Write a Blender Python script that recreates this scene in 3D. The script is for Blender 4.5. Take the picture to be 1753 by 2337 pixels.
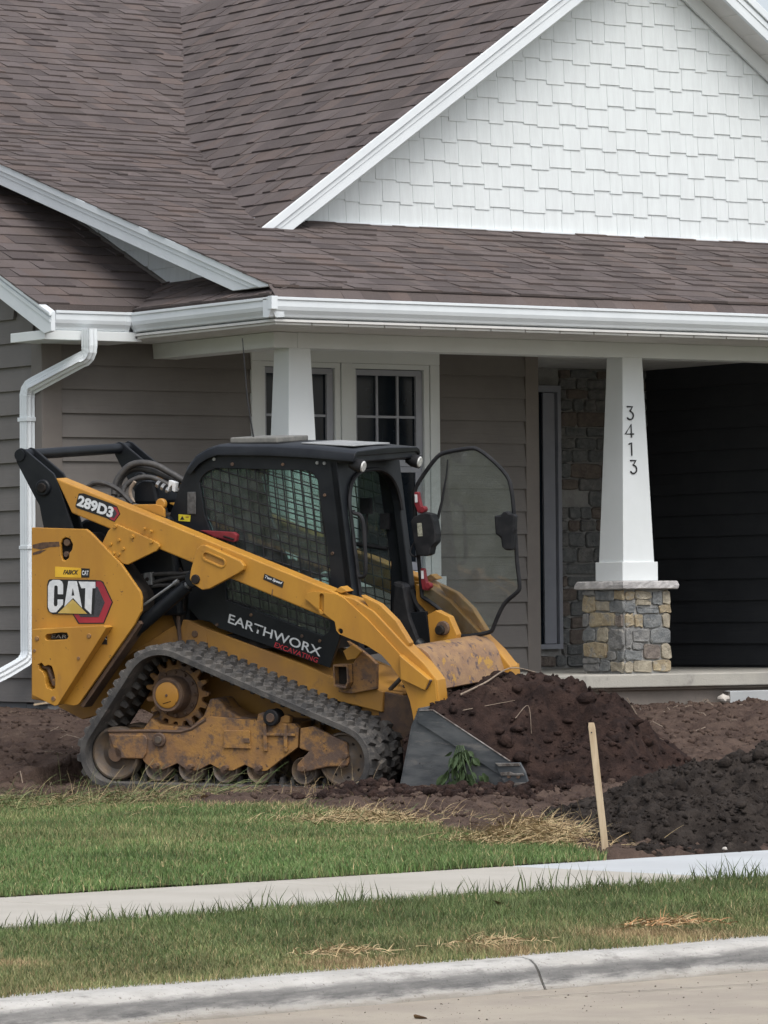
import bpy, bmesh, math, random
import numpy as np
from mathutils import Vector, Matrix
from mathutils.geometry import tessellate_polygon

for o in list(bpy.data.objects):
    bpy.data.objects.remove(o, do_unlink=True)
SC = bpy.context.scene
COL = SC.collection
random.seed(7)
RNG = np.random.default_rng(11)

# ------------------------------------------------------------------ camera
# X runs along the house front, Y away from the street, Z up; the road is Z = 0.
TH = math.radians(34.0)
ALPHA, ROLL = math.atan(227.5 / 10500.0), 0.0094
V0 = Vector((math.sin(TH), math.cos(TH), 0)); R0 = Vector((math.cos(TH), -math.sin(TH), 0)); ZU = Vector((0, 0, 1))
FWD = V0 * math.cos(ALPHA) + ZU * math.sin(ALPHA)
UP0 = ZU * math.cos(ALPHA) - V0 * math.sin(ALPHA)
CR = R0 * math.cos(ROLL) - UP0 * math.sin(ROLL)
CU = UP0 * math.cos(ROLL) + R0 * math.sin(ROLL)
cam_d = bpy.data.cameras.new('camera')
cam = bpy.data.objects.new('camera', cam_d); COL.objects.link(cam)
cam_d.sensor_fit = 'VERTICAL'; cam_d.sensor_height = 36.0; cam_d.lens = 36.0 * 10500.0 / 2337.0
cam_d.clip_start = 0.2; cam_d.clip_end = 900.0
m = Matrix((CR, CU, -FWD)).transposed().to_4x4(); m.translation = (0, 0, 1.25)
cam.matrix_world = m
SC.camera = cam

# ------------------------------------------------------------------ sky, sun, exposure
SUN = Vector((-0.12, -0.62, 0.95)).normalized()
W = bpy.data.worlds.new('World'); SC.world = W; W.use_nodes = True
nt = W.node_tree; nt.nodes.clear()
wo = nt.nodes.new('ShaderNodeOutputWorld'); bg = nt.nodes.new('ShaderNodeBackground')
sk = nt.nodes.new('ShaderNodeTexSky'); sk.sky_type = 'NISHITA'; sk.sun_disc = False
sk.sun_elevation = math.asin(SUN.z); sk.sun_rotation = math.atan2(SUN.x, SUN.y)
sk.air_density = 1.0; sk.dust_density = 4.0; sk.ozone_density = 1.0
hs = nt.nodes.new('ShaderNodeHueSaturation'); hs.inputs['Saturation'].default_value = 0.42
nt.links.new(sk.outputs[0], hs.inputs['Color']); nt.links.new(hs.outputs[0], bg.inputs[0]); nt.links.new(bg.outputs[0], wo.inputs[0])
bg.inputs[1].default_value = 0.13
sd = bpy.data.lights.new('sun', 'SUN'); sd.energy = 0.55; sd.angle = math.radians(45); sd.color = (1.0, 0.985, 0.96)
so = bpy.data.objects.new('sun', sd); COL.objects.link(so)
so.rotation_euler = SUN.to_track_quat('Z', 'Y').to_euler(); so.location = (10, 5, 20)
SC.view_settings.view_transform = 'Standard'; SC.view_settings.look = 'None'
SC.view_settings.gamma = 1.0; SC.view_settings.use_curve_mapping = False
SC.view_settings.exposure = 0.75
SC.render.resolution_x = 768; SC.render.resolution_y = 1024

# ------------------------------------------------------------------ materials
MATS = {}
def mat(name, base, rough=0.6, metal=0.0, col2=None, nscale=6.0, stretch=(1, 1, 1), spots=None, sscale=20.0, sthr=0.62, swid=0.05,
        bump=0.0, bscale=60.0, bstretch=None, attr=None, spec=0.5, stain=None, stscale=1.5, stthr=0.55, stwid=0.15, coords='pos', spotamt=1.0):
    """Procedural principled material: base<->col2 by soft noise, optional stains and chips, optional bump and colour attribute."""
    if name in MATS: return MATS[name]
    M = bpy.data.materials.new(name); M.use_nodes = True; MATS[name] = M
    t = M.node_tree; N = t.nodes; L = t.links
    P = N['Principled BSDF']; P.inputs['Roughness'].default_value = rough; P.inputs['Metallic'].default_value = metal
    P.inputs['Specular IOR Level'].default_value = spec
    if coords == 'pos':
        g = N.new('ShaderNodeNewGeometry'); src = g.outputs['Position']
    else:
        g = N.new('ShaderNodeTexCoord'); src = g.outputs['Object']
    def noise(scale, st=(1, 1, 1), detail=5.0, rgh=0.6):
        mp = N.new('ShaderNodeMapping'); mp.inputs['Scale'].default_value = st
        L.new(src, mp.inputs[0])
        n = N.new('ShaderNodeTexNoise'); n.inputs['Scale'].default_value = scale
        n.inputs['Detail'].default_value = detail; n.inputs['Roughness'].default_value = rgh
        L.new(mp.outputs[0], n.inputs['Vector']); return n
    def ramp(s, a, b):
        r = N.new('ShaderNodeMapRange'); r.inputs[1].default_value = a; r.inputs[2].default_value = b
        r.interpolation_type = 'SMOOTHSTEP'; L.new(s, r.inputs[0]); return r.outputs[0]
    def mix(f, a, b, mode='MIX'):
        x = N.new('ShaderNodeMix'); x.data_type = 'RGBA'; x.blend_type = mode
        if isinstance(f, (int, float)): x.inputs[0].default_value = f
        else: L.new(f, x.inputs[0])
        for s, i in ((a, 6), (b, 7)):
            if isinstance(s, tuple): x.inputs[i].default_value = (*s[:3], 1)
            else: L.new(s, x.inputs[i])
        return x.outputs[2]
    c = tuple(base)
    if attr:
        a = N.new('ShaderNodeAttribute'); a.attribute_name = attr; c = a.outputs['Color']
    if col2:
        n = noise(nscale, stretch); f = ramp(n.outputs[0], 0.35, 0.65)
        c = mix(f, c, tuple(col2)) if not attr else mix(f, c, mix(1.0, c, tuple(col2), 'MULTIPLY'))
    if stain:
        n = noise(stscale, stretch, 6, 0.7); c = mix(ramp(n.outputs[0], stthr, stthr + stwid), c, tuple(stain))
    if spots:
        n = noise(sscale, (1, 1, 1), 7, 0.65); f = ramp(n.outputs[0], sthr, sthr + swid)
        if spotamt < 1:
            mm = N.new('ShaderNodeMath'); mm.operation = 'MULTIPLY'; mm.inputs[1].default_value = spotamt; L.new(f, mm.inputs[0]); f = mm.outputs[0]
        c = mix(f, c, tuple(spots))
    if isinstance(c, tuple): P.inputs['Base Color'].default_value = (*c, 1)
    else: L.new(c, P.inputs['Base Color'])
    if bump:
        n = noise(bscale, bstretch or stretch, 5, 0.65)
        b = N.new('ShaderNodeBump'); b.inputs['Strength'].default_value = bump; b.inputs['Distance'].default_value = 0.02
        L.new(n.outputs[0], b.inputs['Height']); L.new(b.outputs[0], P.inputs['Normal'])
    return M

YEL = mat('yellow_paint', (0.485, 0.243, 0.034), 0.44, col2=(0.415, 0.200, 0.032), nscale=3, stretch=(1.6, 1, 0.55), stain=(0.31, 0.165, 0.048), stscale=6, stthr=0.60, stwid=0.16, spots=(0.10, 0.055, 0.03), sscale=34, sthr=0.665, swid=0.03, bump=0.06, bscale=30, coords='obj')
YDIRT = mat('dusty_yellow_paint', (0.38, 0.20, 0.055), 0.75, col2=(0.25, 0.135, 0.060), nscale=5, stain=(0.125, 0.082, 0.060), stscale=8, stthr=0.44, stwid=0.16, spots=(0.075, 0.045, 0.035), sscale=30, sthr=0.60, swid=0.08, bump=0.25, bscale=50, coords='obj')
YSILL = mat('sill_yellow_paint', (0.42, 0.215, 0.040), 0.6, col2=(0.33, 0.17, 0.048), nscale=4, stain=(0.20, 0.115, 0.05), stscale=6, stthr=0.6, stwid=0.15, spots=(0.10, 0.055, 0.035), sscale=24, sthr=0.68, swid=0.04, coords='obj')
RUST = mat('worn_rusty_paint', (0.33, 0.20, 0.095), 0.55, col2=(0.22, 0.13, 0.08), nscale=9, stretch=(1, 0.6, 1), stain=(0.40, 0.225, 0.04), stscale=9, stthr=0.57, stwid=0.05, spots=(0.10, 0.066, 0.062), sscale=17, sthr=0.56, swid=0.05, bump=0.15, bscale=60, coords='obj')
BROWN = mat('bare_brown_steel', (0.085, 0.055, 0.042), 0.7, col2=(0.14, 0.085, 0.05), nscale=14, bump=0.2, bscale=70, coords='obj')
BLK = mat('black_paint', (0.0075, 0.009, 0.012), 0.42, spec=0.28, col2=(0.014, 0.016, 0.019), nscale=5, spots=(0.06, 0.058, 0.055), sscale=30, sthr=0.70, swid=0.08, coords='obj')
BLKM = mat('matt_black_plastic', (0.009, 0.010, 0.012), 0.6, spec=0.3, coords='obj', col2=(0.022, 0.022, 0.024), nscale=12)
DARK = mat('dark_cavity_steel', (0.009, 0.0085, 0.0085), 0.85, spec=0.2, col2=(0.03, 0.024, 0.02), nscale=9, coords='obj')
HOSE = mat('hydraulic_hose', (0.035, 0.034, 0.034), 0.55, col2=(0.06, 0.056, 0.052), nscale=18, coords='obj')
ZINC = mat('zinc_fitting', (0.36, 0.37, 0.37), 0.4, 0.6, col2=(0.2, 0.2, 0.2), nscale=20, coords='obj')
RUB = mat('dusty_track_rubber', (0.048, 0.047, 0.047), 0.88, col2=(0.105, 0.098, 0.090), nscale=9, stain=(0.155, 0.14, 0.125), stscale=16, stthr=0.56, stwid=0.14, bump=0.3, bscale=90, coords='obj')
STEEL = mat('bucket_steel', (0.072, 0.080, 0.088), 0.45, 0.35, col2=(0.150, 0.158, 0.162), nscale=5, stretch=(0.6, 1, 2.2), stain=(0.23, 0.22, 0.205), stscale=6, stthr=0.54, stwid=0.2, spots=(0.045, 0.042, 0.040), sscale=22, sthr=0.66, swid=0.08, bump=0.08, bscale=50, coords='obj')
WORN = mat('polished_wear_steel', (0.33, 0.31, 0.285), 0.4, 0.6, col2=(0.14, 0.115, 0.10), nscale=26, coords='obj')
WHEEL = mat('roller_steel', (0.115, 0.098, 0.086), 0.6, 0.3, col2=(0.16, 0.115, 0.075), nscale=12, bump=0.1, coords='obj')
RED = mat('red_plastic', (0.21, 0.020, 0.028), 0.5, coords='obj', col2=(0.16, 0.016, 0.022), nscale=20)
REDV = mat('red_vinyl', (0.34, 0.03, 0.045), 0.4, coords='obj', col2=(0.28, 0.024, 0.04))
REDT = mat('bright_red_vinyl', (0.55, 0.035, 0.05), 0.4, coords='obj', col2=(0.48, 0.03, 0.045))
WVIN = mat('white_vinyl', (0.72, 0.74, 0.75), 0.4, coords='obj', col2=(0.62, 0.64, 0.66), nscale=30)
KVIN = mat('black_vinyl', (0.014, 0.014, 0.016), 0.4, coords='obj', col2=(0.02, 0.02, 0.022))
GVIN = mat('charcoal_hex_vinyl', (0.035, 0.036, 0.042), 0.45, coords='obj', col2=(0.06, 0.06, 0.07), nscale=120)
YVIN = mat('bright_yellow_vinyl', (0.78, 0.47, 0.04), 0.4, coords='obj', col2=(0.55, 0.30, 0.02))
GOLD = mat('pale_gold_vinyl', (0.60, 0.45, 0.17), 0.4, coords='obj', col2=(0.48, 0.34, 0.08), nscale=6)
LENS = mat('lamp_lens', (0.75, 0.75, 0.72), 0.12, 0.2, col2=(0.45, 0.45, 0.44), nscale=60, coords='obj')
SEAT = mat('seat_vinyl', (0.03, 0.031, 0.033), 0.6, coords='obj', col2=(0.045, 0.045, 0.048))

WHITE = mat('white_trim_paint', (0.71, 0.745, 0.75), 0.5, col2=(0.67, 0.705, 0.705), nscale=2, bump=0.03, bscale=30, bstretch=(1, 1, 0.15))
ALU = mat('white_aluminium', (0.73, 0.775, 0.80), 0.35, col2=(0.68, 0.725, 0.75), nscale=3)
SHAKE = mat('white_shake_paint', (0.70, 0.745, 0.75), 0.6, col2=(0.655, 0.695, 0.70), nscale=7, stretch=(3, 3, 0.4), stain=(0.665, 0.695, 0.72), stscale=4, stthr=0.6, bump=0.10, bscale=60, bstretch=(2.5, 2.5, 0.12))
SIDING = mat('taupe_siding_paint', (0.160, 0.148, 0.138), 0.68, col2=(0.142, 0.131, 0.122), nscale=3, bump=0.16, bscale=26, bstretch=(0.10, 0.10, 2.4))
SIDDARK = mat('dark_siding', (0.042, 0.045, 0.051), 0.68, col2=(0.036, 0.039, 0.045), nscale=3, bump=0.16, bscale=26, bstretch=(0.10, 0.10, 2.4), spec=0.3)  # darker, bluer version of the siding colour, used on one wall
SIDTRIM = mat('taupe_trim_paint', (0.165, 0.147, 0.132), 0.6, col2=(0.150, 0.133, 0.12), bump=0.06, bscale=40, bstretch=(1, 1, 0.1))
SHING = mat('asphalt_shingle', (0.1, 0.08, 0.075), 0.92, attr='tint', col2=(0.86, 0.86, 0.87), nscale=2.2, spots=(0.21, 0.185, 0.175), sscale=150, sthr=0.56, swid=0.12, spotamt=0.6, bump=0.35, bscale=160, spec=0.25)
DECK = mat('roof_underlay', (0.03, 0.027, 0.026), 0.95, col2=(0.04, 0.036, 0.034))
SOFF = mat('white_soffit_panel', (0.66, 0.655, 0.635), 0.55, col2=(0.60, 0.60, 0.585), nscale=4)
GLASSD = mat('dark_window_glass', (0.004, 0.007, 0.012), 0.08, col2=(0.008, 0.014, 0.022), nscale=1.2, spec=0.32)
SASH = mat('grey_vinyl_sash', (0.34, 0.355, 0.40), 0.45, col2=(0.31, 0.325, 0.37))
CONC = mat('porch_concrete', (0.40, 0.385, 0.34), 0.85, col2=(0.33, 0.32, 0.285), nscale=2.5, stain=(0.25, 0.24, 0.215), stscale=5, stthr=0.55, bump=0.2, bscale=60)
FOUND = mat('foundation_concrete', (0.27, 0.235, 0.205), 0.9, col2=(0.22, 0.195, 0.17), nscale=3, stain=(0.16, 0.14, 0.125), stscale=3.5, stthr=0.58, bump=0.3, bscale=40)
FOUNDG = mat('grey_foundation_concrete', (0.17, 0.175, 0.18), 0.9, col2=(0.14, 0.145, 0.15), nscale=3, bump=0.2, bscale=40)
CAPST = mat('limestone_cap', (0.50, 0.485, 0.475), 0.8, col2=(0.36, 0.35, 0.345), nscale=9, bump=0.5, bscale=22)
MORT = mat('grey_mortar', (0.33, 0.33, 0.32), 0.95, col2=(0.26, 0.26, 0.25), nscale=14, bump=0.3, bscale=80)
STONE = [mat('tan_stone', (0.39, 0.325, 0.215), 0.9, col2=(0.28, 0.225, 0.145), nscale=16, stain=(0.27, 0.255, 0.22), stscale=12, stthr=0.5, bump=1.0, bscale=30),
         mat('blue_grey_stone', (0.130, 0.140, 0.145), 0.9, col2=(0.215, 0.222, 0.218), nscale=14, stain=(0.25, 0.24, 0.21), stscale=12, stthr=0.58, bump=1.0, bscale=30),
         mat('grey_stone', (0.245, 0.243, 0.232), 0.9, col2=(0.150, 0.152, 0.152), nscale=14, stain=(0.30, 0.28, 0.24), stscale=12, stthr=0.58, bump=1.0, bscale=30),
         mat('buff_stone', (0.385, 0.345, 0.265), 0.9, col2=(0.26, 0.23, 0.175), nscale=15, stain=(0.22, 0.21, 0.19), stscale=12, stthr=0.55, bump=1.0, bscale=30),
         mat('brown_stone', (0.145, 0.122, 0.108), 0.9, col2=(0.205, 0.175, 0.15), nscale=14, bump=1.0, bscale=30)]
ROAD = mat('road_concrete', (0.385, 0.34, 0.275), 0.9, col2=(0.325, 0.285, 0.235), nscale=2.6, stain=(0.28, 0.25, 0.21), stscale=5, stthr=0.58, stwid=0.2, spots=(0.19, 0.165, 0.135), sscale=55, sthr=0.63, swid=0.06, bump=0.35, bscale=90)
CURB = mat('curb_concrete', (0.50, 0.49, 0.465), 0.9, col2=(0.42, 0.41, 0.385), nscale=6, stretch=(0.7, 2, 2.5), stain=(0.27, 0.262, 0.245), stscale=9, stthr=0.53, stwid=0.2, spots=(0.24, 0.225, 0.20), sscale=80, sthr=0.58, swid=0.1, bump=0.3, bscale=80, spec=0.15)
WALK = mat('sidewalk_concrete', (0.45, 0.425, 0.375), 0.85, col2=(0.41, 0.385, 0.335), nscale=2.5, spots=(0.36, 0.33, 0.29), sscale=45, sthr=0.68, bump=0.15, bscale=80)
WALKN = mat('new_sidewalk_concrete', (0.50, 0.525, 0.535), 0.8, col2=(0.46, 0.48, 0.49), nscale=2.5, bump=0.12, bscale=80)
SOILM = mat('bare_soil', (0.108, 0.076, 0.060), 0.97, col2=(0.060, 0.041, 0.034), nscale=6, stain=(0.155, 0.115, 0.088), stscale=3, stthr=0.55, stwid=0.2, spots=(0.17, 0.13, 0.10), sscale=45, sthr=0.68, swid=0.08, bump=0.9, bscale=45, spec=0.15)
PILE1 = mat('red_brown_earth', (0.046, 0.0285, 0.0235), 0.96, col2=(0.022, 0.0145, 0.013), nscale=9, stain=(0.078, 0.050, 0.038), stscale=4, stthr=0.55, stwid=0.2, bump=0.9, bscale=50, spec=0.15)
PILE2 = mat('dark_topsoil', (0.046, 0.038, 0.033), 0.97, col2=(0.024, 0.0195, 0.017), nscale=8, stain=(0.070, 0.057, 0.048), stscale=10, stthr=0.55, stwid=0.2, bump=0.9, bscale=60, spec=0.15)
TURF = mat('turf_thatch', (0.055, 0.065, 0.026), 0.95, col2=(0.085, 0.080, 0.038), nscale=8, bump=0.5, bscale=60, spec=0.1)
GRASS = mat('grass_blade', (0.1, 0.15, 0.05), 0.55, attr='tint', spec=0.25)
LEAF = mat('weed_leaf', (0.045, 0.075, 0.030), 0.6, col2=(0.075, 0.115, 0.05), nscale=30)
DRYLEAF = mat('dry_leaf', (0.30, 0.20, 0.11), 0.8, col2=(0.2, 0.12, 0.06), nscale=30)
WOOD = mat('stake_wood', (0.50, 0.40, 0.27), 0.75, col2=(0.40, 0.30, 0.19), nscale=10, stretch=(6, 6, 0.5), bump=0.2, bscale=60, bstretch=(6, 6, 0.4))
TWIG = mat('pale_root', (0.30, 0.24, 0.185), 0.85, col2=(0.21, 0.165, 0.125), nscale=30)
ROCK = mat('pale_stone', (0.55, 0.52, 0.47), 0.85, col2=(0.42, 0.39, 0.35), nscale=20)
GRAVEL = mat('road_grit', (0.14, 0.12, 0.10), 0.9, col2=(0.24, 0.21, 0.17), nscale=30)
EARTH = mat('far_ground', (0.16, 0.17, 0.10), 0.95, col2=(0.13, 0.15, 0.08), nscale=0.3)

def shade_band(M, z0, z1, dark, light):
    """shade of the kerb face painted into its colour: darkens the band z0..z1, broken up by noise"""
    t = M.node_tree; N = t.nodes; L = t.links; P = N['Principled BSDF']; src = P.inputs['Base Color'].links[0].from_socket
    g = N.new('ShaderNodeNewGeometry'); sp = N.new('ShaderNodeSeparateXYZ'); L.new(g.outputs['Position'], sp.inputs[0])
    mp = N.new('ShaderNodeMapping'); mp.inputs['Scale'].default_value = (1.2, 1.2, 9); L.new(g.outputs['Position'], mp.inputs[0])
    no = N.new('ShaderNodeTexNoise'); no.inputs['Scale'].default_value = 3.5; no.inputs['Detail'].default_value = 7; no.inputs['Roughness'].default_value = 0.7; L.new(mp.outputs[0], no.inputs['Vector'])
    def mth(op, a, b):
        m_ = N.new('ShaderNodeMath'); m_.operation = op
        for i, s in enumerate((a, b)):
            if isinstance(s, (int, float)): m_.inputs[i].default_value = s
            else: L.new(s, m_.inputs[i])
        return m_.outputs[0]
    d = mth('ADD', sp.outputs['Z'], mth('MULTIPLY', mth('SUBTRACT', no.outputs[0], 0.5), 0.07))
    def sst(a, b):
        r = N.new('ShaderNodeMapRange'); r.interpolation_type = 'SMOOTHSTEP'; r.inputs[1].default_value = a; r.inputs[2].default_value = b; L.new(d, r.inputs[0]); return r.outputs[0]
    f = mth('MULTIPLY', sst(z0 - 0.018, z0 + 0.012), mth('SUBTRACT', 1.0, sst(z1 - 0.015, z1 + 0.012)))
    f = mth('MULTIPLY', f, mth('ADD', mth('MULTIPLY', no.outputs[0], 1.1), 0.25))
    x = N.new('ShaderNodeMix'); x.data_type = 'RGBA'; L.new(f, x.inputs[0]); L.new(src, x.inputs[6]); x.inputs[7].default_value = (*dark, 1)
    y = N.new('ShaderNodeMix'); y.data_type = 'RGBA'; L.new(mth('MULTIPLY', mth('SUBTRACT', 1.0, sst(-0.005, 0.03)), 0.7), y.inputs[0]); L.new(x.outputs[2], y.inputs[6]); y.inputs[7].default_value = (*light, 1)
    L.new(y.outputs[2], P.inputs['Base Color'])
shade_band(CURB, 0.030, 0.074, (0.105, 0.105, 0.105), (0.21, 0.185, 0.15))  # painted shade on the upright kerb face, brown grit along its foot
def glass_mat(name, tint, dirt):
    M = bpy.data.materials.new(name); M.use_nodes = True; MATS[name] = M
    t = M.node_tree; N = t.nodes; L = t.links; N.remove(N['Principled BSDF'])
    out = [n for n in N if n.type == 'OUTPUT_MATERIAL'][0]
    tr = N.new('ShaderNodeBsdfTransparent'); tr.inputs[0].default_value = (*tint, 1)
    gl = N.new('ShaderNodeBsdfGlossy'); gl.inputs['Roughness'].default_value = 0.05; gl.inputs[0].default_value = (0.8, 0.85, 0.85, 1)
    fr = N.new('ShaderNodeFresnel'); fr.inputs[0].default_value = 1.5
    di = N.new('ShaderNodeBsdfDiffuse'); di.inputs[0].default_value = (0.35, 0.37, 0.36, 1)
    tc = N.new('ShaderNodeTexCoord'); no = N.new('ShaderNodeTexNoise'); no.inputs['Scale'].default_value = 9; no.inputs['Detail'].default_value = 8; no.inputs['Roughness'].default_value = 0.75
    L.new(tc.outputs['Object'], no.inputs['Vector'])
    mr = N.new('ShaderNodeMapRange'); mr.inputs[1].default_value = 0.4; mr.inputs[2].default_value = 0.8; mr.inputs[3].default_value = dirt * 0.35; mr.inputs[4].default_value = dirt * 1.8
    L.new(no.outputs[0], mr.inputs[0])
    m1 = N.new('ShaderNodeMixShader'); m2 = N.new('ShaderNodeMixShader')
    L.new(fr.outputs[0], m1.inputs[0]); L.new(tr.outputs[0], m1.inputs[1]); L.new(gl.outputs[0], m1.inputs[2])
    L.new(mr.outputs[0], m2.inputs[0]); L.new(m1.outputs[0], m2.inputs[1]); L.new(di.outputs[0], m2.inputs[2])
    L.new(m2.outputs[0], out.inputs[0]); return M
CABGL = glass_mat('tinted_cab_glass', (0.72, 0.82, 0.79), 0.16)
DOORGL = glass_mat('dusty_door_glass', (0.90, 0.93, 0.92), 0.11)

# ------------------------------------------------------------------ mesh helpers
class MB:
    def __init__(s): s.v = []; s.f = []; s.c = []; s.col = None
    def add(s, vs, fs, col=None):
        n = len(s.v); s.v.extend([tuple(p) for p in vs]); s.f.extend([tuple(i + n for i in f) for f in fs])
        s.c.extend([col] * len(fs)); return s
    def box(s, lo, hi, M=None, col=None):
        (a, b, c), (d, e, f) = lo, hi
        vs = [Vector(p) for p in ((a, b, c), (d, b, c), (d, e, c), (a, e, c), (a, b, f), (d, b, f), (d, e, f), (a, e, f))]
        if M is not None: vs = [M @ p for p in vs]
        return s.add(vs, [(0, 3, 2, 1), (4, 5, 6, 7), (0, 1, 5, 4), (1, 2, 6, 5), (2, 3, 7, 6), (3, 0, 4, 7)], col)
    def prism(s, poly, a, b, fn, holes=(), col=None):
        """extrude a 2-D outline (with holes) between levels a and b; fn(u, w, level) -> point"""
        loops = [list(poly)] + [list(h) for h in holes]
        flat = [p for lp in loops for p in lp]
        tri = tessellate_polygon([[Vector((p[0], p[1], 0)) for p in lp] for lp in loops])
        n = len(flat)
        vs = [fn(p[0], p[1], a) for p in flat] + [fn(p[0], p[1], b) for p in flat]
        fs = []
        for t in tri:
            fs.append((t[0], t[1], t[2])); fs.append((t[2] + n, t[1] + n, t[0] + n))
        i = 0
        for lp in loops:
            k = len(lp)
            for j in range(k):
                p, q = i + j, i + (j + 1) % k
                fs.append((p, q, q + n, p + n))
            i += k
        return s.add(vs, fs, col)
    def tube(s, pts, r, seg=8, closed=False, cap=True):
        P = [Vector(p) for p in pts]; k = len(P); rs = r if isinstance(r, (list, tuple)) else [r] * k
        rings = []; up = None
        for i in range(k):
            if closed: d = P[(i + 1) % k] - P[i - 1]
            else: d = P[min(i + 1, k - 1)] - P[max(i - 1, 0)]
            d.normalize()
            if up is None:
                up = Vector((0, 0, 1)) if abs(d.z) < 0.9 else Vector((1, 0, 0))
            x = d.cross(up)
            if x.length < 1e-5: x = d.orthogonal()
            x.normalize(); y = x.cross(d).normalized(); up = y
            rings.append([P[i] + (x * math.cos(2 * math.pi * j / seg) + y * math.sin(2 * math.pi * j / seg)) * rs[i] for j in range(seg)])
        vs = [p for rg in rings for p in rg]; fs = []
        for i in range(k if closed else k - 1):
            a, b = i * seg, ((i + 1) % k) * seg
            for j in range(seg):
                fs.append((a + j, a + (j + 1) % seg, b + (j + 1) % seg, b + j))
        if cap and not closed:
            fs.append(tuple(range(seg - 1, -1, -1))); fs.append(tuple((k - 1) * seg + j for j in range(seg)))
        return s.add(vs, fs)
    def ring(s, prof, c, seg=28, fn=None):
        """revolve prof [(axial, radius)...] about the local y axis through c = (x, z)"""
        vs = []; fs = []; k = len(prof)
        for j in range(seg):
            an = 2 * math.pi * j / seg
            for (y, r) in prof: vs.append((c[0] + r * math.cos(an), y, c[1] + r * math.sin(an)))
        for j in range(seg):
            a, b = j * k, ((j + 1) % seg) * k
            for i in range(k - 1): fs.append((a + i, a + i + 1, b + i + 1, b + i))
        fs.append(tuple(j * k for j in range(seg))); fs.append(tuple(j * k + k - 1 for j in range(seg - 1, -1, -1)))
        return s.add(vs, fs)
    def mesh(s, name, off=None):
        me = bpy.data.meshes.new(name)
        vs = s.v if off is None else [(p[0] - off[0], p[1] - off[1], p[2] - off[2]) for p in s.v]
        me.from_pydata(vs, [], s.f)
        if any(c is not None for c in s.c):
            at = me.color_attributes.new('tint', 'FLOAT_COLOR', 'CORNER')
            arr = []
            for f, c in zip(s.f, s.c): arr.extend(list((*(c or (0.1, 0.1, 0.1)), 1.0)) * len(f))
            at.data.foreach_set('color', arr)
        bm = bmesh.new(); bm.from_mesh(me); bmesh.ops.recalc_face_normals(bm, faces=bm.faces); bm.to_mesh(me); bm.free()
        return me
    def build(s, name, material, parent=None, off=None, bevel=0.0, smooth=False, **kw):
        me = s.mesh(name, off); return link(name, me, material, parent, bevel, smooth, **kw)

def link(name, me, material, parent=None, bevel=0.0, smooth=False, loc=None, label=None, cat=None, group=None, kind=None, M=None):
    o = bpy.data.objects.new(name, me); COL.objects.link(o)
    if material is not None and not me.materials: me.materials.append(material)
    if parent: o.parent = parent
    if M is not None: o.matrix_local = M
    if loc is not None: o.location = loc
    if bevel:
        b = o.modifiers.new('bevel', 'BEVEL'); b.width = bevel; b.segments = 2; b.limit_method = 'ANGLE'; b.angle_limit = math.radians(35)
    if smooth:
        me.polygons.foreach_set('use_smooth', [True] * len(me.polygons))
        try: me.set_sharp_from_angle(angle=math.radians(38))
        except Exception: pass
    tag(o, label, cat, group, kind); return o
def tag(o, label=None, cat=None, group=None, kind=None):
    if label: o['label'] = label
    if cat: o['category'] = cat
    if group: o['group'] = group
    if kind: o['kind'] = kind
    return o
def empty(name, loc, label, cat, group=None, M=None):
    o = bpy.data.objects.new(name, None); COL.objects.link(o); o.location = loc; o.empty_display_size = 0.2
    if M is not None: o.matrix_world = M
    return tag(o, label, cat, group)
def arrays_mesh(name, V, F, tint=None):
    """mesh from numpy arrays; F is (n,3) or (n,4); tint is one colour per vertex"""
    me = bpy.data.meshes.new(name); k = F.shape[1]
    me.vertices.add(len(V)); me.vertices.foreach_set('co', V.astype(np.float32).ravel())
    me.loops.add(F.size); me.loops.foreach_set('vertex_index', F.astype(np.int32).ravel())
    me.polygons.add(len(F)); me.polygons.foreach_set('loop_start', np.arange(0, F.size, k, dtype=np.int32))
    if tint is not None:
        at = me.color_attributes.new('tint', 'FLOAT_COLOR', 'POINT')
        at.data.foreach_set('color', np.c_[tint, np.ones(len(tint))].astype(np.float32).ravel())
    me.update(calc_edges=True); me.validate(); return me
_PT = np.random.default_rng(3).random((256, 256))
def vn(x, y):
    x = np.asarray(x, float); y = np.asarray(y, float)
    xi = np.floor(x).astype(int); yi = np.floor(y).astype(int); fx = x - xi; fy = y - yi
    fx = fx * fx * (3 - 2 * fx); fy = fy * fy * (3 - 2 * fy)
    g = lambda a, b: _PT[a & 255, b & 255]
    return (g(xi, yi) * (1 - fx) + g(xi + 1, yi) * fx) * (1 - fy) + (g(xi, yi + 1) * (1 - fx) + g(xi + 1, yi + 1) * fx) * fy
def fbm(x, y, s, oc=4, gain=0.5):
    r = 0; a = 1; t = 0
    for i in range(oc):
        r = r + a * vn(x * s + 17.3 * i, y * s + 9.1 * i); t += a; a *= gain; s *= 2.03
    return r / t - 0.5
def lumps(x, y, s):
    """rounded clods: 1 - 2|n - .5| style billow"""
    return 1 - np.abs(2 * vn(x * s, y * s) - 1)

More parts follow.
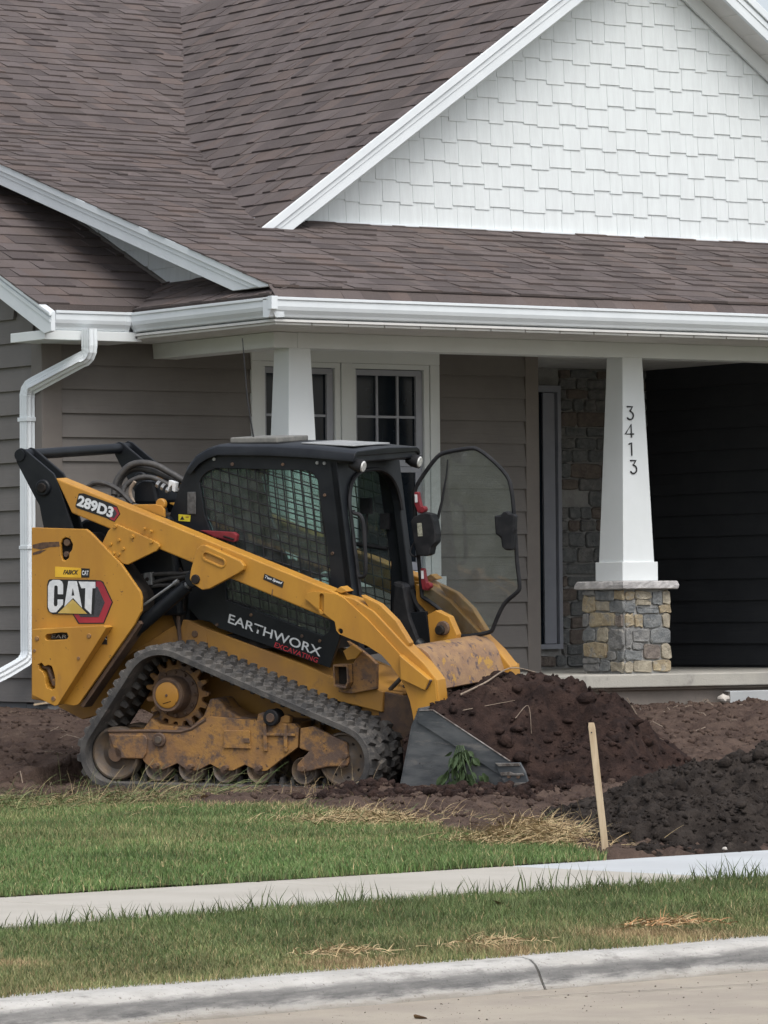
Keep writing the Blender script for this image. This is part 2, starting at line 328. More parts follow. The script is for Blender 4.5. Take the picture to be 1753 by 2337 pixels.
# ------------------------------------------------------------------ the setting: street, walk, lawn, soil
A8 = math.radians(8.5)
SX, SY = math.cos(A8), math.sin(A8)
def st(t, w, z): return (SX * t - SY * w, SY * t + SX * w, z)          # street frame: t along the kerb, w away from the road
def tw(X, Y): return SX * X + SY * Y, -SY * X + SX * Y
BY = [15, 20, 22, 23.9, 24.58, 25.57, 27, 29, 33]; BZ = [.145, .15, .17, .257, .32, .39, .50, .54, .56]
def G(X, Y):
    u = X - 0.6745 * Y
    return np.interp(Y, BY, BZ) + np.interp(Y, [20, 22, 23.5, 25.5, 27.5], [0, .03, .05, .05, 0]) * u
LU = [-6, -3.72, -2.77, -1.5, -.54, .18, .68, 1.03, 1.15, 1.25]; LYM = [25.2, 24.45, 23.94, 23.07, 21.4, 19.7, 18.3, 17.45, 16.5, 15.0]
def lawn_edge(X, Y):                                                    # positive inside the lawn
    u = X - 0.6745 * Y
    return np.interp(u, LU, LYM) + 0.5 * fbm(X, Y, 1.6, 3) - Y

b = MB(); b.add([(-400, -300, -0.08), (500, -300, -0.08), (500, 500, -0.08), (-400, 500, -0.08)], [(0, 1, 2, 3)])
b.build('ground', EARTH, kind='structure')
b = MB(); b.add([st(-40, -25, 0), st(60, -25, 0), st(60, 10.86, 0), st(-40, 10.86, 0)], [(0, 1, 2, 3)])
road = b.build('road', ROAD, kind='structure')
def ribbon(pts, wid, z):
    vs = []; fs = []
    for i, p in enumerate(pts):
        q = Vector(pts[min(i + 1, len(pts) - 1)]) - Vector(pts[max(i - 1, 0)]); nn = Vector((-q.y, q.x)).normalized() * (wid[i] if isinstance(wid, list) else wid) / 2
        vs += [(p[0] + nn.x, p[1] + nn.y, z), (p[0] - nn.x, p[1] - nn.y, z)]
    for i in range(len(pts) - 1): fs.append((2 * i, 2 * i + 1, 2 * i + 3, 2 * i + 2))
    return vs, fs
TAR = mat('tar_crack', (0.05, 0.045, 0.042), 0.9, col2=(0.1, 0.09, 0.08), nscale=40)
pts = [st(10.35 + 0.22 * i, 10.66 - 0.05 * i + 0.012 * math.sin(i * 2.1), 0)[:2] for i in range(12)]
b = MB(); vs, fs = ribbon(pts, [0.006 + 0.004 * random.random() for _ in pts], 0.004); b.add(vs, fs)
b.build('road_crack', TAR, road)

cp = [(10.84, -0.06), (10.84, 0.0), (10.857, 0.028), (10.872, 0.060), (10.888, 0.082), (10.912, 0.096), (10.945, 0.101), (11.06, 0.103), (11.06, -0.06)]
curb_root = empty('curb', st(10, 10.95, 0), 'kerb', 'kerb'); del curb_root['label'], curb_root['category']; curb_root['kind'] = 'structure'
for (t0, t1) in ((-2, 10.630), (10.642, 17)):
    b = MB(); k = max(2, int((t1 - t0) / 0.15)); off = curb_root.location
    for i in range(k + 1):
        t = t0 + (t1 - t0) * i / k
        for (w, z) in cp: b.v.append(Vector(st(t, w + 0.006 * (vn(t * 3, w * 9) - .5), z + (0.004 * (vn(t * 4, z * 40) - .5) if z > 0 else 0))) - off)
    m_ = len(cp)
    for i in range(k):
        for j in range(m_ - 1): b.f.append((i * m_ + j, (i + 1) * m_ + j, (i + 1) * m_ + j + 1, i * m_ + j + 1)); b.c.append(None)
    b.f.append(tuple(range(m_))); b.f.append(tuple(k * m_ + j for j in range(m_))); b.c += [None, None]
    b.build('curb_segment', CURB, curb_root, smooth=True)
b = MB(); b.prism([(w - 0.002 if j < 7 else w, z - 0.004) for j, (w, z) in enumerate([(w + .006, z - .004) for w, z in cp])], 10.629, 10.643, lambda w, z, t: Vector(st(t, w, z)) - curb_root.location)
b.build('joint_filler', TAR, curb_root)

# verge between kerb and walk
b = MB(); b.add([st(-2, 11.0, 0.096), st(20, 11.0, 0.096), st(20, 13.0, 0.120), st(-2, 13.0, 0.120)], [(0, 1, 2, 3)])
b.build('grass_verge', TURF, kind='structure')
# sidewalk: slabs with tooled joints
walk = MB(); off = Vector(st(13, 13.6, 0.05))
walk.box((-15, -0.66, -0.1), (9, 0.66, 0.078), Matrix.Translation(Vector(st(13, 13.665, 0.05)) - off) @ Matrix.Rotation(A8, 4, 'Z'))
wk = walk.build('sidewalk', WALK, kind='structure'); wk.location = off
for k in range(-5, 5):
    t0 = 13.84 + 1.45 * k; b = MB()
    b.box((0.008, -0.665, 0.0), (1.442, 0.665, 0.096), Matrix.Rotation(A8, 4, 'Z'))
    b.build('slab', WALKN if k >= 0 else WALK, wk, bevel=0.006, loc=Vector(st(t0, 13.665, 0.05)) - off)

# bare soil height field
us = np.arange(-5.2, 6.9, 0.03); ys = np.arange(15.0, 31.0, 0.03)
Ug, Yg = np.meshgrid(us, ys, indexing='ij'); Xg = Ug + 0.6745 * Yg
inl = np.clip(lawn_edge(Xg, Yg) / 0.35, 0, 1)
def soil_detail(X, Y):
    return 0.10 * fbm(X, Y, 0.9, 3) + 0.05 * (lumps(X, Y, 4.3) - .5) + 0.045 * (lumps(X + 3, Y, 10.0) - .5) + 0.022 * (lumps(X, Y + 5, 23.) - .5) + 0.014 * fbm(X, Y, 40, 2)
amp = (1 - inl)
# quieter ground where the machine has tracked
lx = (Xg - 15.015) * 0.5 + (Yg - 23.803) * -0.866; lyy = (Xg - 15.015) * 0.866 + (Yg - 23.803) * 0.5
under = ((lx > -1.6) & (lx < 1.1) & (lyy > -0.40) & (lyy < 2.0))
amp = np.where(under, amp * 0.25, amp)
bside = np.clip(1 - np.abs(lyy + .25) / .5, 0, 1) * np.clip((lx - .7) * 3, 0, 1) * np.clip((2.3 - lx) * 3, 0, 1)      # scraped hollow beside the bucket
amp = amp * (1 - .6 * bside)
near_house = np.clip((Yg - 26.0) / 1.5, 0, 1)
Zg = G(Xg, Yg) + soil_detail(Xg, Yg) * amp * (1 - 0.3 * near_house) - 0.03 * inl - np.where(under, 0.09, 0) - .05 * bside
tg, wg = tw(Xg, Yg)
Zg = np.where(wg < 14.36, np.minimum(Zg, 0.125), Zg)
nu, ny = Ug.shape
idx = np.arange(nu * ny).reshape(nu, ny)
F = np.stack([idx[:-1, :-1], idx[1:, :-1], idx[1:, 1:], idx[:-1, 1:]], -1).reshape(-1, 4)
keep = (wg[:-1, :-1].ravel() > 14.25)
V = np.stack([Xg, Yg, Zg], -1).reshape(-1, 3)
me = arrays_mesh('soil', V, F[keep]); so_ = link('soil', me, SOILM, kind='structure'); me.polygons.foreach_set('use_smooth', [True] * len(me.polygons))
def soil_z(X, Y):
    i = np.clip(((X - 0.6745 * Y) - us[0]) / 0.03, 0, nu - 1).astype(int); j = np.clip((Y - ys[0]) / 0.03, 0, ny - 1).astype(int)
    return Zg[i, j]
# lawn sheet
g1 = np.arange(4.0, 24.0, 0.08); g2 = np.arange(14.315, 26.5, 0.08)
Tg, Wg = np.meshgrid(g1, g2, indexing='ij'); LX = SX * Tg - SY * Wg; LY = SY * Tg + SX * Wg
ins = lawn_edge(LX, LY) > 0.03
LZ = G(LX, LY) + 0.004 + 0.012 * fbm(LX, LY, 2.0, 2)
idx = np.arange(LX.size).reshape(LX.shape)
F = np.stack([idx[:-1, :-1], idx[1:, :-1], idx[1:, 1:], idx[:-1, 1:]], -1).reshape(-1, 4)
keep = (ins[:-1, :-1] & ins[1:, :-1] & ins[1:, 1:] & ins[:-1, 1:]).ravel()
me = arrays_mesh('lawn', np.stack([LX, LY, LZ], -1).reshape(-1, 3), F[keep]); link('lawn', me, TURF, kind='structure')

def blades(name, X, Y, Z, h, wd, col, lean, **kw):
    n = len(X); az = RNG.random(n) * 2 * math.pi; la = RNG.random(n) * 2 * math.pi
    dx, dy = np.cos(az) * wd / 2, np.sin(az) * wd / 2
    ox, oy = np.cos(la) * lean * h, np.sin(la) * lean * h
    hz = h * np.sqrt(np.clip(1 - lean ** 2 * 0.8, 0.15, 1))
    P = np.empty((n, 5, 3))
    P[:, 0] = np.c_[X - dx, Y - dy, Z - 0.005]; P[:, 1] = np.c_[X + dx, Y + dy, Z - 0.005]
    P[:, 2] = np.c_[X - dx * .8 + ox * .35, Y - dy * .8 + oy * .35, Z + hz * .55]; P[:, 3] = np.c_[X + dx * .8 + ox * .35, Y + dy * .8 + oy * .35, Z + hz * .55]
    P[:, 4] = np.c_[X + ox, Y + oy, Z + hz]
    base = np.arange(n)[:, None] * 5
    F = np.concatenate([base + np.array([[0, 1, 3]]), base + np.array([[0, 3, 2]]), base + np.array([[2, 3, 4]])], 1).reshape(-1, 3)
    me = arrays_mesh(name, P.reshape(-1, 3), F, np.repeat(col, 5, 0))
    return link(name, me, GRASS, **kw)
GREEN = np.array([[.095, .145, .046], [.072, .116, .036], [.122, .162, .062], [.150, .172, .078], [.104, .134, .050]])
OLIVE = np.array([[.195, .198, .088], [.245, .225, .108], [.150, .165, .066]])
STRAW = np.array([[.40, .31, .17], [.46, .36, .20], [.33, .24, .125], [.30, .215, .12]])
def pick(pal, n): return pal[RNG.integers(0, len(pal), n)] * (0.8 + 0.45 * RNG.random((n, 1)))
def wedge(n, w0, w1):
    """points between two kerb distances, in the part of the street the view can reach"""
    w = w0 + (w1 - w0) * RNG.random(n); d = w / 0.737
    lat = (RNG.random(n) * 2 - 1) * (0.0835 * d + 1.7)
    # along the kerb: t0 where the view axis meets this w
    t = d * 0.6756 + lat / 0.737
    return t, w
n = 245000; t, w = wedge(n, 10.99, 13.02)
X, Y, _ = st(t, w, 0); z = 0.096 + (w - 11.0) * 0.012
f = np.clip((w - 11.0) / 2.1 + .18 + 0.9 * fbm(t, w, 1.3, 3) + 0.05 * (t - 10), 0, 1)      # yellowish by the kerb, greener by the walk
for (tc, wc, rr) in ((10.03, 11.12, .22), (10.7, 11.10, .15), (11.56, 11.25, .24), (9.2, 11.9, .15)):
    f = f - 1.3 * np.exp(-((t - tc) ** 2 + (w - wc) ** 2) / rr ** 2)
r = RNG.random(n)
col = np.where((r < f * 0.85 + .12)[:, None], pick(GREEN, n), pick(OLIVE, n))
col = col * (1.06 + .8 * fbm(t, w, 2.2, 3) + .5 * fbm(t, w, 9, 2))[:, None]
col = np.where((RNG.random(n) > f + 0.86)[:, None] | (RNG.random(n) < 0.035)[:, None], pick(STRAW, n), col)
h = (0.022 + 0.026 * RNG.random(n)) * (0.75 + 0.6 * vn(t * 1.5, w * 1.5)) * (0.85 + .3 * np.clip(w - 12, 0, 1))
blades('verge_grass', X, Y, z, h, 0.0026 + .0014 * RNG.random(n), col, 0.15 + 0.75 * RNG.random(n), label='grass strip between kerb and pavement, yellowish near the kerb', cat='grass', kind='stuff')
n = 3400; t, w = wedge(n, 12.9, 13.04); X, Y, _ = st(t, w, 0)
cl = vn(t * 4, w * 0 + 3.3)
h = (0.035 + 0.085 * RNG.random(n) ** 3) * (0.5 + 0.9 * cl)
blades('edge_grass', X, Y, np.full(n, .121), h, 0.0045 + .002 * RNG.random(n), pick(GREEN, n) * 0.75, 0.15 + 0.55 * RNG.random(n), label='longer untrimmed grass blades along the near pavement edge', cat='grass', kind='stuff')
n = 500000; t, w = wedge(n, 14.30, 24.0); X, Y, _ = st(t, w, 0); e = lawn_edge(X, Y); k = e > -0.05
t, w, X, Y, e = t[k], w[k], X[k], Y[k], e[k]; n = len(t)
f = np.clip(0.75 + 1.0 * fbm(X, Y, 0.8, 3) + 0.5 * fbm(X, Y, 4.0, 2), 0, 1)
col = np.where((RNG.random(n) < f * 0.9)[:, None], pick(GREEN, n) * np.array([[.92, 1.06, .95]]), pick(OLIVE, n))
dry = np.clip(1 - e / 0.6, 0, 1) * 0.5
col = np.where((RNG.random(n) < 0.02 + dry)[:, None], pick(STRAW, n), col) * (1.10 + .9 * fbm(X, Y, 1.7, 3) + .5 * fbm(X, Y, 7, 2))[:, None]
h = (0.020 + 0.024 * RNG.random(n)) * (0.75 + 0.6 * vn(X * 1.3, Y * 1.3))
blades('lawn_grass', X, Y, G(X, Y) + 0.004, h, 0.0034 + .0020 * RNG.random(n), col, 0.1 + 0.75 * RNG.random(n), label='mown green lawn between pavement and bare soil', cat='grass', kind='stuff')

# ---- clods
bmx = bmesh.new(); bmesh.ops.create_icosphere(bmx, subdivisions=2, radius=1); ICO2 = (np.array([v.co[:] for v in bmx.verts]), np.array([[v.index for v in f.verts] for f in bmx.faces])); bmx.free()
bmx = bmesh.new(); bmesh.ops.create_icosphere(bmx, subdivisions=1, radius=1); ICO1 = (np.array([v.co[:] for v in bmx.verts]), np.array([[v.index for v in f.verts] for f in bmx.faces])); bmx.free()
def clods(name, P, r, material, parent=None, off=(0, 0, 0), ico=ICO1, rough=0.3, **kw):
    bv, bf = ico; n = len(P); k = len(bv)
    a = RNG.random(n) * 6.283; c, s_ = np.cos(a)[:, None], np.sin(a)[:, None]
    sc = r[:, None, None] * (0.75 + 0.6 * RNG.random((n, 1, 3)))
    rad = 1 + rough * (RNG.random((n, k, 1)) * 2 - 1)
    q = bv[None] * rad * sc
    V = np.empty_like(q); V[..., 0] = q[..., 0] * c - q[..., 1] * s_; V[..., 1] = q[..., 0] * s_ + q[..., 1] * c; V[..., 2] = q[..., 2] * 0.8
    V += (P - np.array(off))[:, None]
    F = (bf[None] + (np.arange(n) * k)[:, None, None]).reshape(-1, 3)
    me = arrays_mesh(name, V.reshape(-1, 3), F); o = link(name, me, material, parent, **kw)
    me.polygons.foreach_set('use_smooth', [True] * len(me.polygons)); return o
n = 26000; Yc = 16 + 13 * RNG.random(n); uc = (RNG.random(n) * 2 - 1) * (0.0835 * 1.2 * Yc + 0.9); Xc = uc + .6745 * Yc
lx = (Xc - 15.015) * 0.5 + (Yc - 23.803) * -0.866; lyy = (Xc - 15.015) * 0.866 + (Yc - 23.803) * 0.5
k = (lawn_edge(Xc, Yc) < -0.03) & (tw(Xc, Yc)[1] > 14.42) & ~((lx > -1.4) & (lx < 1.2) & (lyy > -0.1) & (lyy < 1.8)) & (RNG.random(n) < 0.25 + vn(Xc * 1.2, Yc * 1.2))
Xc, Yc = Xc[k], Yc[k]; r = 0.005 + 0.022 * RNG.random(len(Xc)) ** 3
clods('soil_clods', np.c_[Xc, Yc, soil_z(Xc, Yc) + r * 0.2], r, SOILM, label='small crumbs and clods strewn over the bare soil', cat='soil', kind='stuff')

# ------------------------------------------------------------------ the house
HB = Vector((16.65, 29.1, 0.54))
house = empty('house', HB, 'single-storey house with taupe lap siding, white gable and brown shingle roof', 'house')
def H(b, name, material, parent=None, bevel=0.0, **kw): return b.build(name, material, parent or house, off=HB, bevel=bevel, **kw)
def hbox(name, material, lo, hi, parent=None, bevel=0.004, **kw): return H(MB().box(lo, hi), name, material, parent, bevel, **kw)
XZ = lambda u, w, l: (u, l, w)       # outline in X-Z, extruded along Y
YZ = lambda u, w, l: (l, u, w)       # outline in Y-Z, extruded along X

# lap siding boards (one wedge shared by all, scaled to length)
EXP = 0.1755
sb_ = MB(); sb_.add([(0, -.030, 0), (1, -.030, 0), (1, -.0, 0), (0, -.0, 0), (0, -.004, EXP + .02), (1, -.004, EXP + .02), (1, 0, EXP + .02), (0, 0, EXP + .02)],
    [(0, 1, 5, 4), (3, 7, 6, 2), (0, 3, 2, 1), (4, 5, 6, 7), (0, 4, 7, 3), (1, 2, 6, 5)])
BOARD = sb_.mesh('siding_board'); BOARD.materials.append(SIDING); BOARD2 = sb_.mesh('siding_board'); BOARD2.materials.append(SIDDARK)
def boards(wall, x0, x1, y, z0, z1, side='front', top=None, me=None):
    k = 0; z = 0.615
    while z < z1:
        if z + EXP > z0:
            a, c = x0, x1
            if top: a, c = top(z)
            if c - a > 0.05:
                jitter = 0.0015 * math.sin(z * 57)
                if side == 'front': M = Matrix.Translation(Vector((a, y + jitter, z)) - HB) @ Matrix.Diagonal((c - a, 1, 1, 1))
                else: M = Matrix.Translation(Vector((y + jitter, c, z)) - HB) @ Matrix.Rotation(-math.pi / 2, 4, 'Z') @ Matrix.Diagonal((c - a, 1, 1, 1))
                link('siding_board', me or BOARD, None, wall, M=wall.matrix_local.inverted() @ M)
        z += EXP

fw = hbox('front_wall', SIDING, (16.66, 29.165, 0.60), (21.06, 29.25, 3.30), bevel=0)
boards(fw, 16.79, 18.42, 29.10, 0.6, 3.15); boards(fw, 20.13, 20.95, 29.10, 0.6, 3.15); boards(fw, 18.42, 20.13, 29.10, 0.6, 1.45)
hbox('corner_board', SIDTRIM, (16.63, 29.072, 0.60), (16.79, 29.10, 3.27)); hbox('corner_board', SIDTRIM, (16.622, 29.074, 0.60), (16.648, 29.23, 3.27))
hbox('corner_board', SIDTRIM, (20.95, 29.07, 0.77), (21.075, 29.10, 3.24)); hbox('corner_board', SIDTRIM, (21.062, 29.102, 0.77), (21.085, 29.24, 3.24))
b = MB(); b.prism([(29.11, 0.60), (34.0, 0.60), (34.0, 5.5), (29.11, 3.36)], 16.66, 16.75, YZ)
lw = H(b, 'side_wall', SIDING)
boards(lw, 29.23, 33.5, 16.655, 0.6, 4.9, 'side', top=lambda z: (max(29.23, 28.75 + (z + EXP - 3.27) / 0.44), 33.5))
ew = hbox('entry_side_wall', SIDDARK, (23.30, 27.25, 0.77), (23.45, 30.6, 3.26), bevel=0)
boards(ew, 27.4, 30.6, 23.30, 0.78, 3.1, 'side', me=BOARD2); ew['label'] = 'dark siding wall at the right end of the porch'
hbox('corner_board', SIDTRIM, (23.27, 27.22, 0.77), (23.298, 27.40, 3.24))
gw_ = hbox('garage_wall', SIDING, (23.46, 27.30, 0.60), (27.0, 27.5, 3.26), bevel=0); boards(gw_, 23.42, 27.0, 27.298, 0.6, 3.15)
hbox('corner_board', SIDTRIM, (23.27, 27.19, 0.60), (23.42, 27.218, 3.24))
# foundation and porch slab
hbox('foundation', FOUNDG, (16.66, 29.09, 0.30), (18.0, 29.4, 0.614)); hbox('foundation', FOUNDG, (16.658, 29.4, 0.30), (16.9, 34, 0.614))
hbox('porch_foundation', FOUND, (17.72, 27.10, 0.2), (26.0, 29.2, 0.672), bevel=0.006)
slab = hbox('porch_slab', CONC, (17.62, 27.0, 0.676), (22.0, 30.62, 0.772), bevel=0.008)
hbox('porch_slab', CONC, (22.006, 27.0, 0.676), (26.0, 30.62, 0.771), bevel=0.008)
hbox('drip_ledge', FOUND, (17.70, 27.055, 0.655), (26.0, 27.2, 0.679))

# windows
win_c = hbox('window_casing', WHITE, (18.42, 29.062, 3.14), (20.132, 29.09, 3.235)); 
for (a, c) in ((18.42, 18.512), (19.228, 19.33), (20.046, 20.132)): hbox('window_casing', WHITE, (a, 29.064, 1.52), (c, 29.09, 3.139))
hbox('window_casing', WHITE, (18.38, 29.05, 1.44), (20.17, 29.09, 1.518))
for x0 in (18.514, 19.332):
    x1 = x0 + 0.710
    wf = MB()
    for (a, c, e, g) in ((x0, x1, 3.10, 3.138), (x0, x1, 1.52, 1.56), (x0, x0 + .032, 1.56, 3.10), (x1 - .05, x1, 1.56, 3.10)): wf.box((a, 29.074, e), (c, 29.16, g))
    w = H(wf, 'window', WHITE, bevel=0.003)
    hbox('pane', GLASSD, (x0 + .03, 29.122, 1.55), (x1 - .04, 29.128, 3.105), w, 0)
    up = MB(); s0, s1 = x0 + .036, x1 - .054
    for (a, c, e, g) in ((s0, s1, 3.052, 3.095), (s0, s1, 2.36, 2.41), (s0, s0 + .02, 2.41, 3.052), (s1 - .058, s1, 2.41, 3.052)): up.box((a, 29.096, e), (c, 29.121, g))
    H(up, 'upper_sash', SASH, w, bevel=0.002)
    for mx in (s0 + .20, s0 + .39): hbox('muntin', SASH, (mx, 29.104, 2.41), (mx + .018, 29.120, 3.052), w, 0)
    for (a, c) in ((s0 + .02, s0 + .2), (s0 + .218, s0 + .39), (s0 + .408, s1 - .058)): hbox('muntin', SASH, (a, 29.105, 2.728), (c, 29.119, 2.746), w, 0)
    lo_ = MB()
    for (a, c, e, g) in ((s0, s1, 2.315, 2.358), (s0, s1, 1.565, 1.63), (s0, s0 + .03, 1.63, 2.315), (s1 - .058, s1, 1.63, 2.315)): lo_.box((a, 29.108, e), (c, 29.1215, g))
    H(lo_, 'lower_sash', SASH, w, bevel=0.002)

# entry: stone veneer wall, sidelight
sw = hbox('stone_veneer', MORT, (21.08, 30.602, 0.77), (23.3, 30.75, 3.25), bevel=0)
def stone(parent, poly, fn, depth, k, name='stone'):
    b = MB(); n = len(poly); cx = sum(p[0] for p in poly) / n; cz = sum(p[1] for p in poly) / n
    vs = [fn(p[0], p[1], 0.0) for p in poly] + [fn(p[0], p[1], depth * .75) for p in poly] + [fn(cx + (p[0] - cx) * .93, cz + (p[1] - cz) * .90, depth * (0.80 + .45 * random.random())) for p in poly]
    fs = []
    for i in range(n):
        j = (i + 1) % n
        fs += [(i, j, n + j, n + i), (n + i, n + j, 2 * n + j, 2 * n + i)]
    fs.append(tuple(range(2 * n, 3 * n)))
    b.add(vs, fs); return b.build(name, STONE[k], parent, off=HB + parent.location)
def rough_rect(a0, a1, z0, z1, j=0.008):
    r = lambda: (random.random() - .5) * 2 * j
    c = min(a1 - a0, z1 - z0) * 0.16
    return [(a0 + c + r(), z0 + r()), ((a0 + a1) / 2 + r(), z0 + r()), (a1 - c + r(), z0 + r()), (a1 + r(), z0 + c + r()), (a1 + r(), z1 - c + r()), (a1 - c + r(), z1 + r()), ((a0 + a1) / 2 + r(), z1 + r()), (a0 + c + r(), z1 + r()), (a0 + r(), z1 - c + r()), (a0 + r(), z0 + c + r())]
z = 0.785
while z < 3.2:
    hh = random.choice((0.085, 0.11, 0.13, 0.10)); x = 22.0 + random.random() * .04
    while x < 23.27:
        ww = random.choice((0.12, 0.17, 0.22, 0.27, 0.32)); x1 = min(x + ww, 23.29)
        if not (x1 > 22.10 and x < 22.37 and z + hh > 0.96) and x1 - x > .04:
            xa = x
            stone(sw, rough_rect(xa, x1 - .012, z, min(z + hh - .012, 3.23), .006), lambda u, w_, l: (u, 30.602 - l, w_), 0.03, random.choice((4, 1, 2, 1, 4, 1, 4)))  # porch shade put into the colour: only the darker stones are picked
        elif x < 22.36 and x1 > 22.37 and z + hh > .96:
            stone(sw, rough_rect(22.385, max(x1, 22.44) - .012, z, min(z + hh - .012, 3.23), .006), lambda u, w_, l: (u, 30.602 - l, w_), 0.03, random.choice((4, 1, 2)))
            x1 = max(x1, 22.44)
        x = x1
    z += hh
sl = MB()
for (a, c, e, g) in ((22.10, 22.36, 3.04, 3.095), (22.325, 22.36, 0.97, 3.04), (22.10, 22.36, 0.93, 0.97), (21.85, 22.10, 0.93, 3.095)): sl.box((a, 30.53, e), (c, 30.60, g))
side = H(sl, 'sidelight', SASH, bevel=0.003)
hbox('sidelight_stile', SASH, (22.20, 30.565, 0.975), (22.318, 30.585, 3.035), side, 0)
hbox('pane', GLASSD, (22.10, 30.588, 0.97), (22.325, 30.594, 3.04), side, 0)

# porch ceiling and eave soffit
for i in range(26):
    x = 17.16 + 0.305 * i
    hbox('soffit_panel', SOFF, (x, 26.76, 3.243), (x + 0.297, 30.62, 3.262), bevel=0.004)
hbox('soffit_backing', SOFF, (17.14, 26.74, 3.263), (26, 30.7, 3.28), bevel=0)
hbox('soffit_return', WHITE, (16.39, 28.62, 3.222), (17.2, 29.12, 3.29)); hbox('soffit_return', WHITE, (17.14, 28.62, 3.242), (17.60, 29.12, 3.26))
# beams
hbox('porch_beam', WHITE, (17.776, 27.434, 3.13), (26.0, 27.634, 3.242)); hbox('porch_beam', WHITE, (17.574, 27.432, 3.131), (17.774, 29.10, 3.241))

# tapered columns on stone piers
def column(cx, cy, first):
    col_ = MB()
    hx0, hy0, hx1, hy1 = 0.145, 0.152, 0.092, 0.098
    zt, zb = 3.134, 1.60
    vs = [(cx + sx * hx0, cy + sy * hy0, zb) for sx, sy in ((-1, -1), (1, -1), (1, 1), (-1, 1))] + [(cx + sx * hx1, cy + sy * hy1, zt) for sx, sy in ((-1, -1), (1, -1), (1, 1), (-1, 1))]
    col_.add(vs, [(0, 1, 5, 4), (1, 2, 6, 5), (2, 3, 7, 6), (3, 0, 4, 7), (0, 3, 2, 1), (4, 5, 6, 7)])
    c = H(col_, 'porch_column', WHITE, bevel=0.004)
    hbox('column_base', WHITE, (cx - .165, cy - .17, 1.462), (cx + .165, cy + .17, 1.604), c, 0.004)
    cap = MB(); n = 14; hx, hy = 0.262, 0.30
    ring = [(-hx + 2 * hx * i / n, -hy) for i in range(n)] + [(hx, -hy + 2 * hy * i / n) for i in range(n)] + [(hx - 2 * hx * i / n, hy) for i in range(n)] + [(-hx, hy - 2 * hy * i / n) for i in range(n)]
    lv = [(1.400, .96), (1.408, 1.0), (1.430, 1.0), (1.452, .985), (1.461, .955)]
    vs = []
    for (zz, k) in lv:
        for (px, py) in ring:
            j = 1 + (random.random() - .5) * .035
            vs.append((cx + px * k * j, cy + py * k * j, zz))
    N_ = len(ring); fs = []
    for a in range(len(lv) - 1):
        for i in range(N_): fs.append((a * N_ + i, a * N_ + (i + 1) % N_, (a + 1) * N_ + (i + 1) % N_, (a + 1) * N_ + i))
    fs.append(tuple(range(N_))); fs.append(tuple((len(lv) - 1) * N_ + i for i in range(N_)))
    cap.add(vs, fs); cap.build('cap_stone', CAPST, c, off=HB)
    hbox('pier_core', MORT, (cx - .206, cy - .233, 0.772), (cx + .206, cy + .233, 1.405), c, 0)
    dx, dy = cx - 20.762, cy - 27.54
    for (a0, a1, z0, z1, k) in PIER_L: stone(c, rough_rect(a0 + dy, a1 + dy, z0, z1, .009), lambda u, w_, l: (cx - .206 - l, u, w_), 0.019, k)
    for (a0, a1, z0, z1, k) in PIER_F: stone(c, rough_rect(a0 + dx, a1 + dx, z0, z1, .009), lambda u, w_, l: (u, cy - .233 - l, w_), 0.018, k)
    return c
PIER_L = [(27.649,27.795,1.358,1.395,2),(27.407,27.645,1.317,1.39,1),(27.297,27.405,1.324,1.387,0),(27.645,27.8,1.232,1.353,0),(27.474,27.634,1.239,1.31,3),(27.299,27.466,1.226,1.309,1),(27.726,27.8,1.125,1.225,2),(27.404,27.718,1.124,1.224,0),(27.312,27.396,1.124,1.207,4),(27.649,27.8,1.01,1.109,1),(27.491,27.62,1.01,1.117,3),(27.303,27.485,0.956,1.109,2),(27.509,27.8,0.895,1.004,0),(27.395,27.5,0.877,0.936,2),(27.305,27.381,0.87,0.94,1),(27.599,27.8,0.845,0.886,2),(27.468,27.592,0.794,0.865,1),(27.306,27.46,0.787,0.862,3),(27.6,27.791,0.79,0.84,2)]
PIER_F = [(20.563,20.644,1.323,1.386,0),(20.652,20.801,1.322,1.386,3),(20.812,20.905,1.278,1.385,1),(20.911,20.985,1.285,1.389,3),(20.562,20.652,1.225,1.308,1),(20.663,20.801,1.275,1.317,3),(20.668,20.869,1.219,1.262,1),(20.878,20.983,1.225,1.276,0),(20.561,20.641,1.119,1.214,0),(20.647,20.725,1.117,1.209,0),(20.731,20.902,1.117,1.209,1),(20.909,20.977,1.114,1.217,3),(20.56,20.612,0.955,1.110,2),(20.626,20.787,1.008,1.1,2),(20.799,20.985,0.998,1.108,1),(20.625,20.722,0.95,1.0,2),(20.733,20.879,0.873,0.985,4),(20.896,20.983,0.878,0.988,3),(20.557,20.712,0.872,0.94,1),(20.556,20.622,0.786,0.862,3),(20.638,20.804,0.788,0.862,3),(20.81,20.985,0.789,0.868,0)]
colA = column(17.80, 27.54, True); colB = column(20.762, 27.54, False)

# gutters
GP = [(-.105, .005), (-.045, .0), (-.035, .006), (-.028, .022), (-.008, .05), (0, .075), (0, .115), (.010, .121), (.010, .139), (-.004, .141), (-.004, .128), (-.105, .128)]
def gutter(a, d, L, out, zb, name='gutter'):
    """a start point, d direction, out outward normal"""
    b = MB(); a, d, out = Vector(a), Vector(d), Vector(out)
    b.prism(GP, 0, L, lambda u, w, l: a + d * l + out * u + Vector((0, 0, zb + w)))
    return H(b, name, ALU, bevel=0.0015)
hbox('gutter_corner', ALU, (17.085, 26.690, 3.345), (17.135, 26.74, 3.436), bevel=.002)
g1 = gutter((16.47, 28.6, 0), (1, 0, 0), .63, (0, -1, 0), 3.292); g2 = gutter((17.1, 28.6, 0), (0, -1, 0), 1.880, (-1, 0, 0), 3.291); g3 = gutter((17.1, 26.705, 0), (1, 0, 0), 9.0, (0, -1, 0), 3.292)
gs = [(u * 1.05 + .003, w * 1.03 - .002) for u, w in GP]
